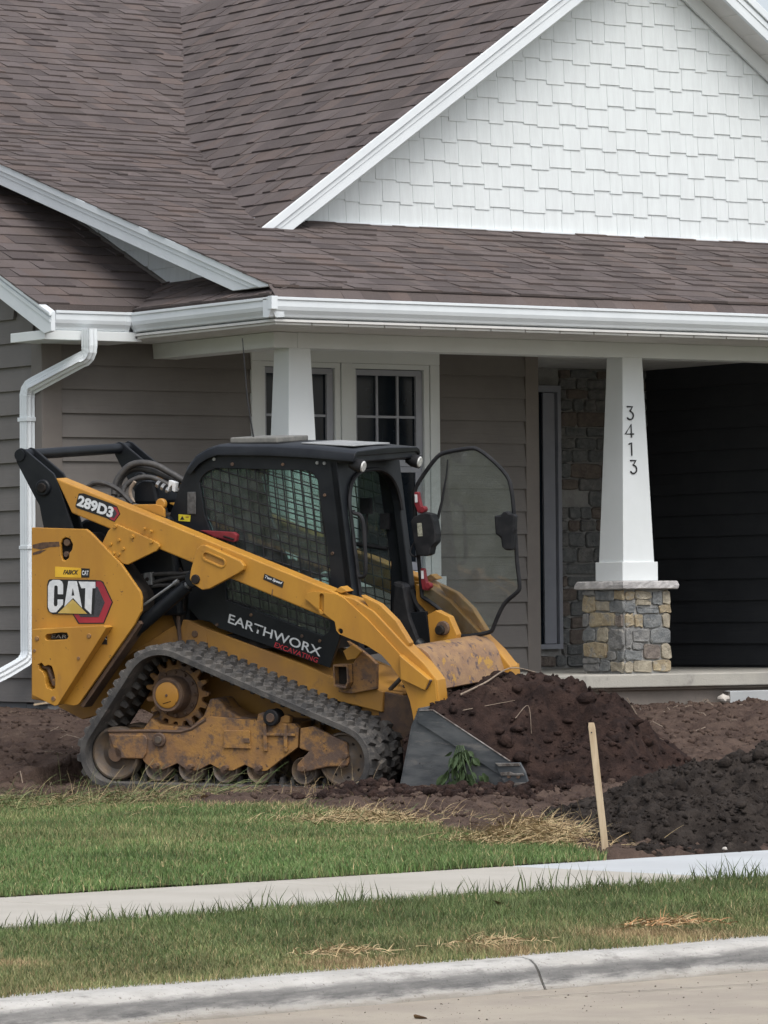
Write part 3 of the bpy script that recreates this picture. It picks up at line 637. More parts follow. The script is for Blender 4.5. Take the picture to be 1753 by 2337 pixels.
for (a, d, out, par) in (((17.06, 28.6, 0), (1, 0, 0), (0, -1, 0), g1), ((17.1, 28.63, 0), (0, -1, 0), (-1, 0, 0), g2), ((17.1, 26.76, 0), (0, -1, 0), (-1, 0, 0), g2), ((17.09, 26.705, 0), (1, 0, 0), (0, -1, 0), g3)):
    b = MB(); a_, d_, o_ = Vector(a), Vector(d), Vector(out); b.prism(gs, 0, .04, lambda u, w, l: a_ + d_ * l + o_ * u + Vector((0, 0, 3.291 + w))); H(b, 'seam_strip', ALU, par, bevel=.001)
# fascia boards behind the gutters
hbox('fascia_board', ALU, (16.42, 28.71, 3.262), (17.2, 28.73, 3.47)); hbox('fascia_board', ALU, (17.205, 26.82, 3.258), (17.225, 28.72, 3.445)); hbox('fascia_board', ALU, (17.2, 26.812, 3.258), (26, 26.83, 3.476))
# downspout: rectangular ribbed pipe swept along a path with elbows
def downspout(path, wy, wx, name):
    P = [Vector(p) for p in path]; pts = [P[0]]
    for i in range(1, len(P) - 1):
        a = P[i] + (P[i - 1] - P[i]).normalized() * .07; c = P[i] + (P[i + 1] - P[i]).normalized() * .07
        for k in range(8):
            s = k / 7; pts.append(a.lerp(P[i], s).lerp(P[i].lerp(c, s), s))
    pts.append(P[-1]); b = MB(); prof = []
    for (sx, sy, n) in ((-1, -1, 6), (1, -1, 4), (1, 1, 6), (-1, 1, 4)):
        pass
    ring = []
    for i in range(7): ring.append((-.5 + i / 6, -.5 + (0.07 if i % 2 else 0)))
    for i in range(1, 5): ring.append((.5 - (0.06 if i % 2 else 0), -.5 + i / 4))
    for i in range(1, 7): ring.append((.5 - i / 6, .5 - (0.07 if i % 2 else 0)))
    for i in range(1, 4): ring.append((-.5 + (0.06 if i % 2 else 0), .5 - i / 4))
    k = len(ring); A = Vector((.45, -.89, 0)).normalized()
    for i, p in enumerate(pts):
        d = (pts[min(i + 1, len(pts) - 1)] - pts[max(i - 1, 0)]).normalized()
        side_ = Vector((0, 1, 0)); side_ = (side_ - d * side_.dot(d)).normalized(); oth = d.cross(side_).normalized()
        cr = 1.0 + (0.05 if (0 < i < len(pts) - 1 and i % 2) else 0)
        for (u, w) in ring: b.v.append(p + side_ * u * wy * cr + oth * w * wx * cr)
    for i in range(len(pts) - 1):
        for j in range(k): b.f.append((i * k + j, i * k + (j + 1) % k, (i + 1) * k + (j + 1) % k, (i + 1) * k + j)); b.c.append(None)
    b.f.append(tuple(range(k))); b.f.append(tuple((len(pts) - 1) * k + j for j in range(k))); b.c += [None, None]
    return H(b, name, ALU)
ds = downspout([(16.715, 28.545, 3.30), (16.715, 28.545, 3.11), (16.585, 29.225, 2.90), (16.585, 29.235, 0.93), (16.30, 29.20, 0.80), (15.9, 29.12, 0.73)], .105, .066, 'downspout')
hbox('strap', ALU, (16.547, 29.165, 2.66), (16.65, 29.305, 2.69), ds, .002); hbox('strap', ALU, (16.548, 29.17, 1.73), (16.65, 29.30, 1.755), ds, .002)

# gable
SL = 0.70; ZR = 6.73; XR = 22.03
def gz(x): return ZR - SL * abs(x - XR)
gw = MB(); gw.prism([(18.3, 4.08), (26.0, 4.08), (25.5, gz(25.5) - .05), (XR, ZR - .05), (18.4, gz(18.4) - .05)], 29.02, 29.2, XZ)
gable = H(gw, 'gable_wall', SHAKE)
def clip(poly, a, b_, c):                      # keep a*x + b*z <= c
    out = []
    for i in range(len(poly)):
        p, q = poly[i - 1], poly[i]; fp = a * p[0] + b_ * p[1] - c; fq = a * q[0] + b_ * q[1] - c
        if (fp <= 0) != (fq <= 0):
            s = fp / (fp - fq); out.append((p[0] + (q[0] - p[0]) * s, p[1] + (q[1] - p[1]) * s))
        if fq <= 0: out.append(q)
    return out
def shake(x0, x1, z0, z1, y, parent, fn, clips):
    poly = [(x0, z0), (x1, z0), (x1, z1), (x0, z1)]
    for cl in clips:
        poly = clip(poly, *cl)
        if len(poly) < 3: return
    b = MB(); zt = z1
    front = lambda p: -.016 + .011 * (p[1] - z0) / (z1 - z0)
    n = len(poly); vs = [fn(p[0], p[1], 0) for p in poly] + [fn(p[0], p[1], front(p)) for p in poly]
    fs = [tuple(range(n, 2 * n))] + [(i, (i + 1) % n, n + (i + 1) % n, n + i) for i in range(n)]
    b.add(vs, fs); b.build('shake', SHAKE, parent, off=HB + parent.location)
pat = [(.21, 0), (.14, -.022), (.19, 0.004), (.13, -.010), (.215, -.026), (.16, .006), (.12, -.014), (.20, .008), (.17, -.024)]
ER = 0.1685; row = 0; z0 = 4.205
cl = [(-SL, 1, ZR - .06 - SL * XR), (SL, 1, ZR - .06 + SL * XR)]
while z0 < 6.2:
    x = 18.2 - (row * 0.37) % 1.3; k = row * 4
    while x < 24.0:
        wd, dz = pat[k % 9]; k += 1
        if x + wd > 18.2 and gz(x + wd / 2) > z0 - .1 and x < 23.95:
            dz_ = dz if row else 0
            shake(x + .0012, x + wd - .0012, z0 + dz_, z0 + ER + .035, 0, gable, lambda u, w, l: (u, 29.02 + l, w), cl)
        x += wd
    z0 += ER; row += 1
hbox('base_trim', ALU, (18.4, 28.975, 4.165), (25, 29.01, 4.203), gable, .003); hbox('base_trim', ALU, (18.45, 28.955, 4.150), (25, 29.0, 4.164), gable, .002)
for sgn in (-1, 1):
    fx_ = lambda x, dz: (x, gz(x) + dz)
    xa, xb = (18.556, XR) if sgn < 0 else (XR, 25.0)
    foot = 18.262
    if sgn < 0: P_ = [(foot, 4.094), (XR, ZR), (XR, ZR - .205), (18.552, 4.094)]
    else: P_ = [(XR, ZR), (25, gz(25)), (25, gz(25) - .205), (XR, ZR - .205)]
    b = MB(); b.prism(P_, 28.68, 28.715, XZ); f = H(b, 'rake_fascia', ALU, bevel=.003)
    if sgn < 0: P2 = [(foot - .012, 4.090), (XR, ZR + .012), (XR, ZR - .062), (foot + .10, 4.090)]; P3 = [(foot + .105, 4.0955), (XR, ZR - .07), (XR, ZR - .12), (foot + .17, 4.0955)]
    else: P2 = [(XR, ZR + .012), (25, gz(25) + .012), (25, gz(25) - .062), (XR, ZR - .062)]; P3 = [(XR, ZR - .07), (25, gz(25) - .07), (25, gz(25) - .12), (XR, ZR - .12)]
    b = MB(); b.prism(P2, 28.655, 28.679, XZ); H(b, 'drip_edge', ALU, f, bevel=.006)
    b = MB(); b.prism(P3, 28.672, 28.681, XZ); H(b, 'fascia_bead', ALU, f, bevel=.003)
    # frieze board against the shakes
    if sgn < 0: P4 = [(18.75, gz(18.75) - .19), (XR, ZR - .19), (XR, ZR - .32), (18.93, gz(18.75) - .19)]
    else: P4 = [(XR, ZR - .19), (25, gz(25) - .19), (25, gz(25) - .32), (XR, ZR - .32)]
    b = MB(); b.prism(P4, 28.965, 28.994, XZ); H(b, 'frieze_board', WHITE, gable, bevel=.003)
    step = 0.2; k = 0
    x = XR
    while abs(x - XR) < 2.9:
        x1 = x + sgn * (step - .006)
        if min(x, x1) > 18.75:
            a0, a1 = min(x, x1), max(x, x1)
            b = MB(); b.prism([(a0, gz(a0) - .188), (a1, gz(a1) - .188), (a1, gz(a1) - .176), (a0, gz(a0) - .176)], 28.716, 28.998, XZ); H(b, 'soffit_panel', SOFF, f, bevel=.002)
        x += sgn * step
# porch roof rake (left end) and the small shake wall under it
def pz(y): return 3.50 + 0.307 * (y - 26.75)
b = MB(); b.prism([(26.80, 3.515), (34.5, pz(34.5)), (34.5, pz(34.5) - .175), (27.36, 3.515)], 17.19, 17.225, YZ); rk = H(b, 'rake_fascia', ALU, bevel=.003)
b = MB(); b.prism([(26.80, 3.512), (34.5, pz(34.5) - .002), (34.5, pz(34.5) - .06), (26.98, 3.512)], 17.165, 17.189, YZ); H(b, 'drip_edge', ALU, rk, bevel=.006)
b = MB(); b.prism([(27.0, 3.519), (34.5, pz(34.5) - .062), (34.5, pz(34.5) - .10), (27.12, 3.519)], 17.181, 17.193, YZ); H(b, 'fascia_bead', ALU, rk, bevel=.003)
b = MB(); b.prism([(27.5, pz(27.5) - .17), (34.5, pz(34.5) - .17), (34.5, pz(34.5) - .155), (27.5, pz(27.5) - .155)], 17.226, 17.72, YZ); H(b, 'soffit_panel', SOFF, rk)
b = MB(); b.prism([(27.6, 3.665), (29.1, 3.665), (33.5, 5.5), (33.5, 5.55), (28.2, pz(28.2) - .1)], 17.72, 17.80, YZ); sh_w = H(b, 'end_wall', SHAKE)
lz = lambda y: 3.44 + 0.44 * (y - 28.55)
for (zz, ys_) in ((3.668, 27.8), (3.668 + ER, 28.4), (3.668 + 2 * ER, 29.0), (3.668 + 3 * ER, 29.6), (3.668 + 4 * ER, 30.2)):
    y = ys_ - 1.0; k = 0
    while y < ys_ + 3.5:
        wd, dz = pat[k % 9]; k += 1
        shake(y, y + wd * 2.2, zz + dz, zz + ER + .03, 0, sh_w, lambda u, w, l: (17.72 + l, u, w), [(-.307, 1, 3.50 - .17 - .307 * 26.75), (.44, -1, -(3.44 - .44 * 28.55) + .03)])
        y += wd * 2.2 + .003
b = MB(); b.prism([(28.05, 3.652), (29.08, 3.652), (29.08, 3.672), (28.05, 3.672)], 17.675, 17.72, YZ); H(b, 'base_trim', SIDTRIM, sh_w)
b = MB(); b.prism([(29.06, 3.66), (33, 3.66 + .44 * 3.94), (33, 3.69 + .44 * 3.94), (29.06, 3.69)], 17.68, 17.72, YZ); H(b, 'step_flashing', SIDTRIM, sh_w)
# left wing rake
b = MB(); b.prism([(28.50, 3.275), (28.50, lz(28.50) - .002), (33.5, lz(33.5) - .002), (33.5, lz(33.5) - .16), (28.60, 3.262)], 16.375, 16.41, YZ); rl = H(b, 'rake_fascia', ALU, bevel=.003)
b = MB(); b.prism([(28.48, lz(28.48) - .03), (28.48, lz(28.48) - .002), (33.5, lz(33.5) - .002), (33.5, lz(33.5) - .04)], 16.35, 16.374, YZ); H(b, 'drip_edge', ALU, rl, bevel=.006)
b = MB(); b.prism([(28.505, lz(28.505) - .05), (33.5, lz(33.5) - .05), (33.5, lz(33.5) - .085), (28.505, lz(28.505) - .085)], 16.366, 16.376, YZ); H(b, 'fascia_bead', ALU, rl, bevel=.003)
b = MB(); b.prism([(28.7, lz(28.7) - .15), (33.5, lz(33.5) - .15), (33.5, lz(33.5) - .13), (28.7, lz(28.7) - .13)], 16.411, 16.66, YZ); H(b, 'soffit_panel', SOFF, rl)

# ---- roofs: decks and shingle courses
TINTS = [(.124, .101, .094), (.111, .092, .087), (.133, .110, .104), (.101, .084, .079), (.134, .105, .095), (.118, .098, .094), (.094, .078, .075), (.126, .105, .101)]
E_ = 0.19
rest = MB(); SHM = []
for i, tcol in enumerate(TINTS * 3):
    t1 = (0.007, 0.012, 0.018)[i // 8]
    sm = MB(); vs = [(0, 0, 0), (1, 0, 0), (1, E_ + .05, -.004), (0, E_ + .05, -.004), (0, 0, t1), (1, 0, t1), (1, E_ + .05, .001), (0, E_ + .05, .001)]
    sm.add(vs, [(0, 3, 2, 1), (4, 5, 6, 7), (0, 1, 5, 4), (1, 2, 6, 5), (2, 3, 7, 6), (3, 0, 4, 7)], tcol)
    me = sm.mesh('shingle'); me.materials.append(SHING); SHM.append((me, vs, t1, tcol))
FS = [(0, 3, 2, 1), (4, 5, 6, 7), (0, 1, 5, 4), (1, 2, 6, 5), (2, 3, 7, 6), (3, 0, 4, 7)]
count = [0]
def shingles(parent, O_, ea, sa, rows, rng, single_rows):
    """courses on a roof plane: O_ eave origin, ea along the eave, sa up the slope, rng(b) -> span along the eave"""
    O_, ea, sa = Vector(O_), Vector(ea), Vector(sa).normalized(); nn = ea.cross(sa)
    if nn.z < 0: ea = -ea; O_ = O_; nn = ea.cross(sa); flip = True
    else: flip = False
    R_ = Matrix((ea, sa, nn)).transposed().to_4x4()
    for j in range(rows):
        bb = j * E_; a, c = rng(bb)
        if flip: a, c = -c, -a
        x = a - random.random() * .2
        while x < c:
            wd = random.choice((.08, .11, .14, .17, .21, .26)); x0, x1 = max(x, a), min(x + wd, c); x += wd
            if x1 - x0 < .015: continue
            me, vs, t1, tcol = random.choice(SHM)
            dy = (random.random() - .5) * .005
            M = Matrix.Translation(O_ + ea * x0 + sa * (bb + dy)) @ R_ @ Matrix.Diagonal((x1 - x0, 1, 1, 1))
            if j < single_rows and count[0] < 300:
                o = link('shingle', me, None, parent, M=Matrix.Translation(-HB - parent.location) @ M); count[0] += 1
            else:
                sc = 0.93 + .14 * random.random()
                rest.add([M @ Vector(p) for p in vs], FS, tuple(k * sc for k in tcol))
def deck(name, pts):
    b = MB(); n = len(pts); b.add([Vector(p) - Vector((0, 0, .004)) for p in pts] + [Vector(p) - Vector((0, 0, .04)) for p in pts], [tuple(range(n)), tuple(range(2 * n - 1, n - 1, -1))] + [(i, (i + 1) % n, n + (i + 1) % n, n + i) for i in range(n)])
    return H(b, name, DECK)
r1 = deck('wing_roof', [(16.37, 28.64, lz(28.64)), (17.75, 28.64, lz(28.64)), (17.75, 33.5, lz(33.5)), (16.37, 33.5, lz(33.5))])
c1 = math.sqrt(1 + .44 ** 2)
shingles(r1, (16.345, 28.625, lz(28.625)), (1, 0, 0), (0, 1, .44), 27, lambda b_: (0, min(1.38, .83 + 1.047 * (b_ + E_ + .04) / c1 + .04)), 27)
r2 = deck('porch_roof', [(17.2, 26.78, pz(26.78)), (26, 26.78, pz(26.78)), (26, 32.32, pz(32.32)), (17.2, 32.32, pz(32.32))])
c2 = math.sqrt(1 + .307 ** 2)
shingles(r2, (17.155, 26.765, pz(26.765)), (1, 0, 0), (0, 1, .307), 31, lambda b_: (max(0, (26.765 + b_ / c2) * .559 - 17.155 - 2.2), 8.0 if 26.765 + b_ / c2 < 29.02 else min(8, max(.1, (18.256 + .4386 * (26.765 + (b_ + E_ + .05) / c2 - 28.7)) - 17.155 + .10))), 12)
r3 = deck('main_roof', [(15.0, 32.32, pz(32.32)), (26, 32.32, pz(32.32)), (26, 40, pz(32.32) + .424 * 7.68), (15.0, 40, pz(32.32) + .424 * 7.68)])
c3 = math.sqrt(1 + .424 ** 2)
shingles(r3, (15.0, 32.30, pz(32.30) - .002), (1, 0, 0), (0, 1, .424), 34, lambda b_: (max(0, (32.3 + b_ / c3) * .559 - 15.0 - 2.4), 11.0 if 32.3 + b_ / c3 > 35.8 else 19.867 + .606 * ((b_ + E_ + .05) / c3) - 15.0 + .08), 0)
r4 = deck('gable_roof', [(18.262, 28.69, gz(18.262)), (XR, 28.69, ZR), (XR, 35.9, ZR), (19.867, 32.34, gz(19.867))])
b = MB(); b.add([(XR, 28.69, ZR), (26, 28.69, gz(26)), (26, 36, gz(26)), (XR, 36, ZR), (XR, 28.69, ZR - .05), (26, 28.69, gz(26) - .05), (26, 36, gz(26) - .05), (XR, 36, ZR - .05)], FS); H(b, 'gable_roof', SHING)
c4 = math.sqrt(1 + SL ** 2)
def grng(b_):
    x = 18.256 + (b_ + E_ + .05) / c4
    yv = 28.7 + (x - 18.256) / .4386 if x < 19.867 else 32.34 + (x - 19.867) / .606
    return (28.66, yv + .05)
shingles(r4, (18.256, 0, gz(18.256) + .006), (0, 1, 0), (1, 0, SL), 25, grng, 0)
r5 = deck('skirt_roof', [(17.14, 26.76, 3.457), (17.25, 26.80, 3.503), (17.73, 27.75, 3.705), (17.73, 29.5, 3.705), (17.14, 29.5, 3.457)])
c5 = math.sqrt(1 + .42 ** 2)
shingles(r5, (17.12, 0, 3.44 + .02 * .42), (0, 1, 0), (1, 0, .42), 4, lambda b_: (26.76 if b_ == 0 else 27.0 + 1.35 * b_, 28.57 + .955 * (b_ + E_) / c5 + .08), 4)
x = 17.13
while x < 25.9:                                  # starter course hanging into the front gutter
    wd = random.choice((.12, .17, .23, .3)); yj = 26.735 - .010 * random.random(); rest.add([(x, yj - .028, 3.424), (x + wd, yj - .028, 3.424), (x + wd, 26.80, 3.512), (x, 26.80, 3.512), (x, yj - .02, 3.44), (x + wd, yj - .02, 3.44), (x + wd, 26.80, 3.525), (x, 26.80, 3.525)], FS, random.choice(TINTS)); x += wd
rest.box((17.125, 26.74, 3.42), (17.16, 28.6, 3.452), col=TINTS[3]); rest.box((16.42, 28.615, 3.42), (17.14, 28.65, 3.474), col=TINTS[3])
o = H(rest, 'shingle_courses', SHING); o['kind'] = 'stuff'

# house number on the right-hand column: strokes 3 4 1 3, one below the other
def arc(cx, cz, r, a0, a1, n=9): return [(cx + r * math.cos(math.radians(a0 + (a1 - a0) * i / n)), cz + r * math.sin(math.radians(a0 + (a1 - a0) * i / n))) for i in range(n + 1)]
three = [(-.028, .049), (.024, .049), (-.004, .014)] + arc(-.002, -.017, .031, 85, -150)[0:]
four = [(.016, -.049), (.016, .049), (-.040, -.022), (.038, -.022)]
one = [(-.018, .036), (.006, .049), (.006, -.049)]
for (dg, x, z_) in ((three, 20.722, 2.714), (four, 20.711, 2.581), (one, 20.719, 2.446), (three, 20.737, 2.312)):
    yy = 27.54 - (0.152 + (0.098 - 0.152) * (z_ - 1.60) / 1.534) - .008
    b = MB(); b.tube([(x + p[0], yy + .003 - (p[1]) * -.035, z_ + p[1]) for p in dg], .0062, 6)
    H(b, 'house_number_digit', KVIN, colB)

# outlines of the loader's plates, in metres (x forward, z up)
S = {
 'tower': [(-1.526,1.563),(-1.134,1.553),(-1.102,1.532),(-0.89,1.337),(-0.759,1.166),(-0.75,1.126),(-0.755,1.045),(-0.808,0.959),(-1.217,0.46),(-1.25,0.449),(-1.556,0.486)],
 'guard': [(-1.494,0.931),(-0.98,0.959),(-0.956,0.949),(-1.321,0.459),(-1.343,0.453),(-1.505,0.519)],
 'keyhole': [(-1.283,1.502),(-1.25,1.493),(-1.232,1.459),(-1.239,1.425),(-1.259,1.402),(-1.263,1.374),(-1.287,1.356),(-1.309,1.362),(-1.318,1.391),(-1.32,1.459),(-1.306,1.49)],
 'gslot': [(-1.401,0.882),(-1.387,0.901),(-1.285,0.913),(-1.243,0.911),(-1.233,0.89),(-1.244,0.87),(-1.378,0.863),(-1.396,0.868)],
 'ghook': [(-1.454,0.711),(-1.431,0.722),(-1.409,0.7),(-1.382,0.709),(-1.356,0.701),(-1.344,0.667),(-1.333,0.61),(-1.337,0.564),(-1.36,0.553),(-1.393,0.563),(-1.405,0.592),(-1.407,0.632),(-1.423,0.666),(-1.449,0.682)],
 'gbolts': [(-1.457,0.874),(-1.084,0.894),(-1.349,0.499),(-1.478,0.797),(-1.162,0.755)],
 'link': [(-1.657,2.019),(-1.645,2.047),(-1.617,2.06),(-1.585,2.05),(-1.383,1.898),(-1.353,1.843),(-1.323,1.763),(-1.251,1.55),(-1.461,1.549),(-1.489,1.7),(-1.524,1.756),(-1.647,1.971)],
 'linkpin': [(-1.454,1.811),(-1.618,2.015)],
 'beam': [(-1.368,1.871),(0.576,1.168),(0.78,1.051),(0.702,0.916),(0.565,0.991),(-1.257,1.651),(-1.311,1.761)],
 'leg': [(0.375,1.133),(0.391,1.165),(0.435,1.175),(0.586,1.161),(0.641,1.135),(0.801,1.002),(1.013,0.795),(1.208,0.65),(1.238,0.656),(1.253,0.472),(1.113,0.459),(1.097,0.372),(1.084,0.453),(1.069,0.519),(1.04,0.597),(1.004,0.658),(0.944,0.735),(0.883,0.796),(0.785,0.851),(0.649,0.9),(0.605,0.916),(0.584,0.938),(0.575,0.992)],
 'rib': [(0.706,1.129),(0.83,1.074),(0.94,0.974),(1.029,0.841),(1.004,0.794),(0.791,1.001)],
 'channel': [(1.019,0.799),(1.217,0.652),(1.185,0.588),(1.026,0.654)],
 'legslot': [(0.489,1.147),(0.486,1.052)],
 'leghole': [(0.612,0.935),(0.611,1.058)],
 'plate1': [(-0.932,1.587),(-0.679,1.489),(-0.63,1.464),(-0.623,1.445),(-0.648,1.418),(-0.852,1.332),(-0.885,1.338),(-1.012,1.431),(-1.031,1.466),(-0.987,1.542)],
 'p1bolts': [(-0.933,1.57),(-0.731,1.555),(-0.684,1.538),(-0.811,1.506),(-0.677,1.476),(-0.908,1.485),(-0.968,1.459),(-0.878,1.431),(-0.948,1.402),(-0.911,1.397)],
 'plate2': [(-0.354,1.433),(-0.328,1.456),(-0.295,1.457),(-0.054,1.36),(-0.029,1.332),(-0.035,1.305),(-0.069,1.284),(-0.276,1.186),(-0.322,1.18),(-0.392,1.22),(-0.41,1.248),(-0.4,1.305)],
 'p2slot': [(-0.287,1.389),(-0.182,1.348)],
 'p2pin': [(-0.365,1.246)],
 'cyl': [(-0.426,1.242),(-0.925,0.87)],
 'pipe': [(-0.529,1.232),(-0.808,1.058)],
 'pipes': [(-0.847,1.254),(-0.582,1.266),(-0.792,1.21),(-0.588,1.246),(-0.854,1.18),(-0.629,1.196),(-0.819,1.23),(-0.819,1.23)],
 'blkbox': [(-1.104,1.336),(-0.802,1.396),(-0.735,1.377),(-0.697,1.327),(-0.851,1.267),(-0.636,1.298),(-0.587,1.229),(-0.632,0.976),(-0.663,0.882),(-0.715,1.03),(-0.934,1.117)],
 'cab': [(-0.701,1.551),(-0.704,1.627),(-0.664,1.713),(-0.618,1.828),(-0.566,1.928),(-0.5,2.004),(-0.423,2.041),(-0.347,2.06),(0.6,1.997),(0.47,1.951),(0.56,1.157),(0.464,0.87),(0.392,0.687),(-0.383,0.926),(-0.433,0.961),(-0.515,0.974),(-0.548,1.008),(-0.592,1.047),(-0.58,1.171)],
 'win': [(-0.488,1.832),(-0.468,1.865),(-0.435,1.894),(-0.361,1.917),(0.246,1.9),(0.304,1.881),(0.334,1.839),(0.384,1.476),(0.409,1.284),(0.394,0.914),(0.347,0.883),(-0.316,1.099),(-0.328,1.303),(-0.455,1.627)],
 'cabroofedge': [(-0.347,2.065),(0.611,2.032)],
 'hatch': [(-0.325,2.115),(0.014,2.122),(0.013,2.079),(-0.326,2.077)],
 'fpanel': [(0.153,2.066),(0.465,2.043)],
 'light': [(0.584,1.937)],
 'cabbolts': [(-0.253,1.942),(0.099,1.939),(0.337,1.947),(0.386,1.945),(0.383,1.749),(0.429,1.392),(-0.379,1.974),(-0.386,0.944),(-0.145,1.008),(0.427,1.391),(0.205,0.881),(0.328,0.852)],
 'redhandle': [(-0.474,1.534),(-0.232,1.523),(-0.206,1.506),(-0.217,1.463),(-0.244,1.46),(-0.372,1.491)],
 'warn': [(-0.639,1.632),(-0.554,1.627),(-0.559,1.586),(-0.64,1.591)],
 'latch': [(-0.57,1.772),(-0.511,1.772),(-0.514,1.632),(-0.574,1.632)],
 'post': [(0.47,1.951),(0.56,1.157)],
 'grab': [(0.547,1.655),(0.554,1.637),(0.594,1.623),(0.616,1.57),(0.622,1.456),(0.626,1.328),(0.617,1.257),(0.577,1.246)],
 'door': [(0.661,1.08),(0.732,1.037),(0.796,0.986),(0.834,0.921),(0.849,0.87),(0.873,0.845),(0.897,0.838),(0.985,0.837),(1.121,0.862),(1.149,0.892),(1.17,0.939),(1.228,1.041),(1.317,1.114),(1.333,1.157),(1.32,1.294),(1.315,1.402),(1.304,1.619),(1.29,1.748),(1.261,1.835),(1.168,1.929),(1.074,1.995),(1.01,2.006),(0.85,1.982),(0.785,1.953),(0.702,1.859),(0.644,1.779),(0.623,1.721),(0.625,1.619),(0.636,1.4),(0.649,1.255)],
 'hinge': [(0.642,1.737),(0.67,1.737),(0.675,1.7),(0.688,1.649),(0.71,1.628),(0.695,1.602),(0.663,1.606),(0.64,1.664)],
 'hinge2': [(0.675,1.26),(0.699,1.26),(0.704,1.213),(0.714,1.177),(0.737,1.151),(0.72,1.118),(0.684,1.125),(0.674,1.184)],
 'wiperbox': [(0.637,1.557),(0.657,1.582),(0.73,1.611),(0.786,1.6),(0.801,1.557),(0.814,1.477),(0.81,1.426),(0.778,1.394),(0.769,1.35),(0.74,1.338),(0.676,1.342),(0.661,1.404),(0.651,1.477)],
 'handle': [(1.193,1.591),(1.237,1.592),(1.257,1.616),(1.289,1.616),(1.308,1.598),(1.34,1.594),(1.334,1.504),(1.325,1.475),(1.315,1.374),(1.268,1.374),(1.241,1.396),(1.234,1.454),(1.199,1.475)],
 'wiper': [(0.862,1.938),(0.851,1.837),(0.816,1.677),(0.785,1.568)],
 'sill': [(-0.634,0.972),(-0.595,0.969),(-0.465,0.919),(0.213,0.701),(0.432,0.618),(0.696,0.566),(0.746,0.544),(0.737,0.419),(0.542,0.461),(-0.252,0.608),(-0.982,0.783),(-1.117,0.699)],
 'chassis': [(-1.127,0.744),(-0.775,1.028),(-0.658,0.982),(-0.606,0.965),(0.203,0.693),(0.409,0.628),(0.712,0.553),(0.862,0.533),(0.858,0.374),(0.745,0.266),(-0.43,0.188),(-1.026,0.428),(-1.399,0.33),(-1.579,0.409)],
 'box': [(0.464,0.716),(0.563,0.717),(0.566,0.604),(0.547,0.57),(0.465,0.58)],
 'boxplate': [(0.524,0.857),(0.581,0.829),(0.674,0.763),(0.723,0.718),(0.719,0.565),(0.549,0.534),(0.46,0.544),(0.458,0.714),(0.565,0.716),(0.592,0.762)],
 'ridler': [(-0.935,0.157),(-0.93,0.329),(-1.119,0.153)],
 'spro': [(-0.578,0.528),(-0.573,0.734),(-0.373,0.532)],
 'hub': [(-0.583,0.547),(-0.581,0.651),(-0.499,0.548),(-0.581,0.638)],
 'fidler': [(0.637,0.159),(0.641,0.345),(0.758,0.162)],
 'roll': [(-0.655,0.078),(-0.418,0.078),(-0.179,0.079),(0.057,0.082),(0.365,0.083),(-0.658,-0.007),(0.363,0.003)],
 'frame': [(-0.987,0.292),(-0.702,0.3),(-0.442,0.303),(-0.36,0.344),(-0.27,0.404),(-0.182,0.399),(0.052,0.384),(0.312,0.37),(0.341,0.345),(0.331,0.228),(0.22,0.155),(0.117,0.081),(0.059,0.073),(-0.035,0.114),(-0.117,0.076),(-0.19,0.074),(-0.277,0.113),(-0.367,0.07),(-0.433,0.068),(-0.506,0.112),(-0.604,0.07),(-0.686,0.075),(-0.737,0.113),(-0.751,0.132),(-0.931,0.128),(-0.968,0.16),(-0.981,0.239)],
 'framehump': [(-0.807,0.288),(-0.722,0.382),(-0.671,0.343),(-0.463,0.321),(-0.357,0.402),(-0.31,0.507),(-0.251,0.508),(-0.194,0.444),(-0.107,0.4),(-0.005,0.389),(0.038,0.332)],
 'fplate': [(-0.976,0.28),(-0.729,0.283),(-0.707,0.26),(-0.717,0.168),(-0.74,0.135),(-0.927,0.134)],
 'fswing': [(0.36,0.346),(0.447,0.361),(0.674,0.263),(0.686,0.147),(0.671,0.121),(0.542,0.116),(0.368,0.075),(0.328,0.087),(0.333,0.126),(0.414,0.205),(0.35,0.223)],
 'fcover': [(-0.17,0.323),(0.01,0.323),(0.011,0.213),(-0.176,0.213)],
 'fbolts': [(-0.644,0.095),(-0.403,0.094),(-0.16,0.092),(0.072,0.095),(0.378,0.1),(0.667,0.184)],
 'fpins': [(-0.623,0.254),(0.166,0.407)],
 'beltout': [(-1.175,0.161),(-1.132,0.347),(-0.945,0.586),(-0.716,0.78),(-0.537,0.821),(-0.171,0.716),(0.261,0.542),(0.8,0.321),(0.882,0.208),(0.894,0.106),(0.821,0.015),(-0.19,-0.044),(-0.931,-0.004)],
 'bucket': [(1.202,0.475),(1.292,0.479),(1.793,0.184),(1.732,0.105),(1.779,0.008),(1.393,-0.044),(1.057,-0.049),(1.16,0.374)],
 'bstrip': [(1.212,0.477),(1.301,0.481),(1.802,0.186),(1.734,0.102),(1.197,0.408)],
 'bcutter': [(1.708,0.176),(1.871,0.183),(1.903,0.13),(1.936,0.03),(1.907,0.02),(1.78,0.038),(1.739,0.102)],
 'blip': [(1.765,0.004),(1.768,-0.018),(1.945,0.009)],
 'btop': [(1.188,0.472)],
 'armtip': [(1.053,0.364)],
 'torque': [(1.1,0.811),(1.133,0.793),(1.165,0.739),(1.19,0.66),(1.215,0.582)],
 'coupler': [(1.073,0.555),(1.077,0.457),(1.159,0.465),(1.157,0.557)],
 'cat_bg': [(-1.4,1.24),(-1.068,1.238),(-1.09,1.023),(-1.384,1.022),(-1.413,1.039),(-1.422,1.059),(-1.418,1.208),(-1.411,1.23)],
 'cat_hexo': [(-1.071,1.235),(-1.036,1.235),(-1.018,1.226),(-0.953,1.1),(-1.02,0.965),(-1.204,0.962),(-1.243,1.021)],
